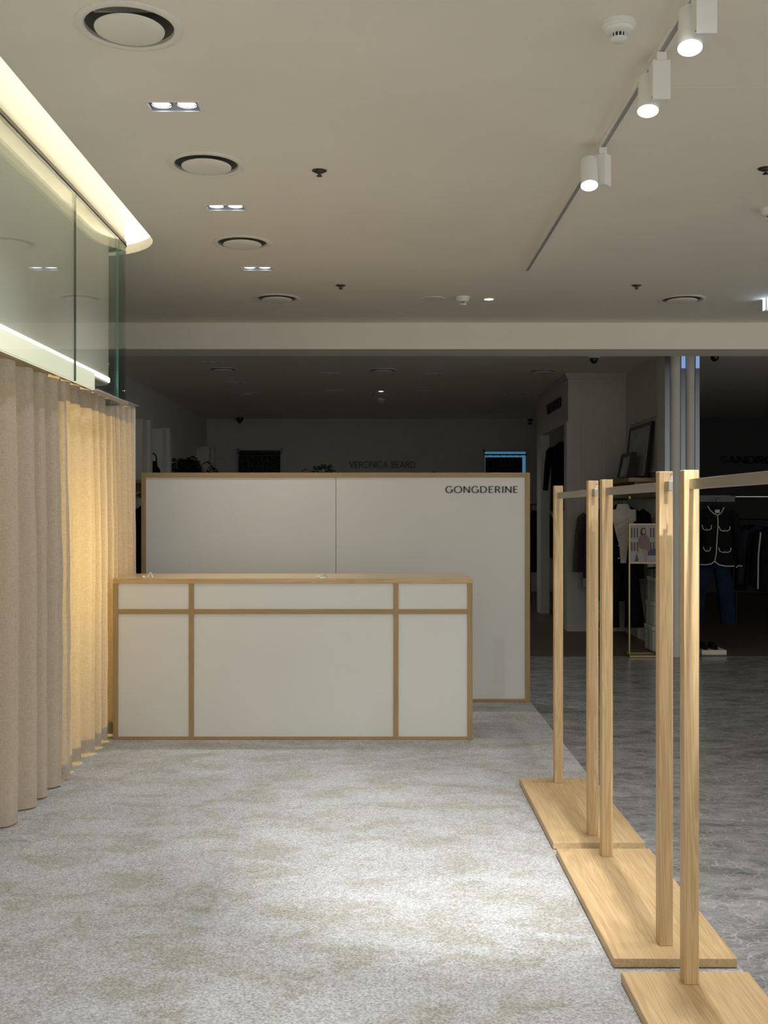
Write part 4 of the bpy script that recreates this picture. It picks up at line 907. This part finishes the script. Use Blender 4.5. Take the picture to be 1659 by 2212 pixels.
part('strap', MB().tube([(bgx+.05, bgY-.03, zb+.22), (bgx+.10, bgY-.05, zb+.16), (bgx+.115, bgY-.05, zb+.05)], .006, 6), 'trim', bag, smooth=True)
def plant(name, label, c, spread, hh, n, seed, parts_n=14):
    rnd = random.Random(seed)
    t = thing(name, label, 'plant', c, 'dark potted plants')
    part('pot', MB().lathe([(.06,0),(.085,.12),(.09,.13),(.08,.13),(.07,.10),(.0,.10)], c, 20, cap=False), 'pot', t, smooth=True)
    for k in range(n):
        a = rnd.uniform(0, 2*PI); L_ = spread*rnd.uniform(.6, 1.1); hgt = hh*rnd.uniform(.5, 1.1)
        base = Vector(c)+Vector((0,0,.10)); pts = []
        for i in range(7):
            u = i/6.0
            pts.append(base+Vector((math.cos(a)*L_*u, math.sin(a)*L_*u*.7, hgt*math.sin(u*2.2)*1.05)))
            if c[0] < -2: pts[-1].x = max(pts[-1].x, -2.92+.02*u)
        m_ = MB().tube(pts, .004, 5)
        for i in range(1, 7):      # paired leaflets
            d = (pts[i]-pts[i-1]).normalized(); sd = d.cross(Vector((0,0,1))).normalized()
            for s in (-1, 1):
                tip = pts[i]+sd*s*L_*.28+d*L_*.12-Vector((0,0,.02)); tip.x = max(tip.x, -2.94); mid = pts[i]+sd*s*L_*.14+d*L_*.12
                m_.add([pts[i], mid, tip, pts[i]+sd*s*L_*.16-d*.01], [(0,1,2,3)])
        part('frond', m_, 'leaf', t)
plant('potted_fern', 'big dark fern at the left end of the left shelf', Vector((px(385,14.2), 14.2, 1.751)), .30, .26, 16, 5)
plant('potted_fern', 'dark bushy fern in the middle of the left shelf', Vector((px(418,15.2), 15.2, 1.751)), .30, .26, 16, 6)
plant('potted_fern', 'dark fern at the far end of the left shelf', Vector((px(440,16.2), 16.2, 1.751)), .26, .22, 14, 8)
f2 = thing('picture_frame', 'dark tilted picture frame behind the ferns', 'picture frame', (-2.9, 14.0, 1.95))
for a, b, c_, d in ((13.75,14.6,2.12,2.15), (13.75,14.6,1.80,1.83), (13.75,13.79,1.83,2.12), (14.56,14.6,1.83,2.12)): part('frame_bar', MB().box(-2.99, -2.95, a, b, c_, d), 'black', f2)
part('print', MB().box(-2.99, -2.975, 13.79, 14.56, 1.83, 2.12), 'art', f2)
# palm on a dark pillar stand and arched mirror behind the backdrop
stY = 15.0; sxp = px(692, stY)
stand = single('plant_stand', MB().lathe([(.16,.005),(.16,.03),(.04,.06),(.035,1.55),(.14,1.60),(.14,1.63),(.0,1.63)], (sxp, stY, 0), 24, cap=False), 'pot', (sxp, stY, .005), 'dark pedestal stand under the small palm behind the backdrop', 'plant stand', smooth=True)
plant('potted_palm', 'dark small palm peeping above the backdrop', Vector((sxp, stY, 1.632)), .27, .30, 16, 9)
am = thing('arched_mirror', 'thin dark arch peeping above the backdrop right of centre', 'mirror', (px(937,14.5), 14.5, .005))
ax, az, ar = px(937,14.5), pz(1024,14.5)-.05, .058
part('arch', MB().tube([(ax-ar,14.5,.03)]+[(ax-ar*math.cos(t), 14.5, az+ar*math.sin(t)*1.4) for t in [PI*i/14 for i in range(15)]]+[(ax+ar,14.5,.03)], .008, 8), 'black', am, smooth=True)
part('foot', MB().lathe([(.15,.005),(.15,.02),(.02,.03)], (ax,14.5,0), 24), 'black', am, smooth=True)
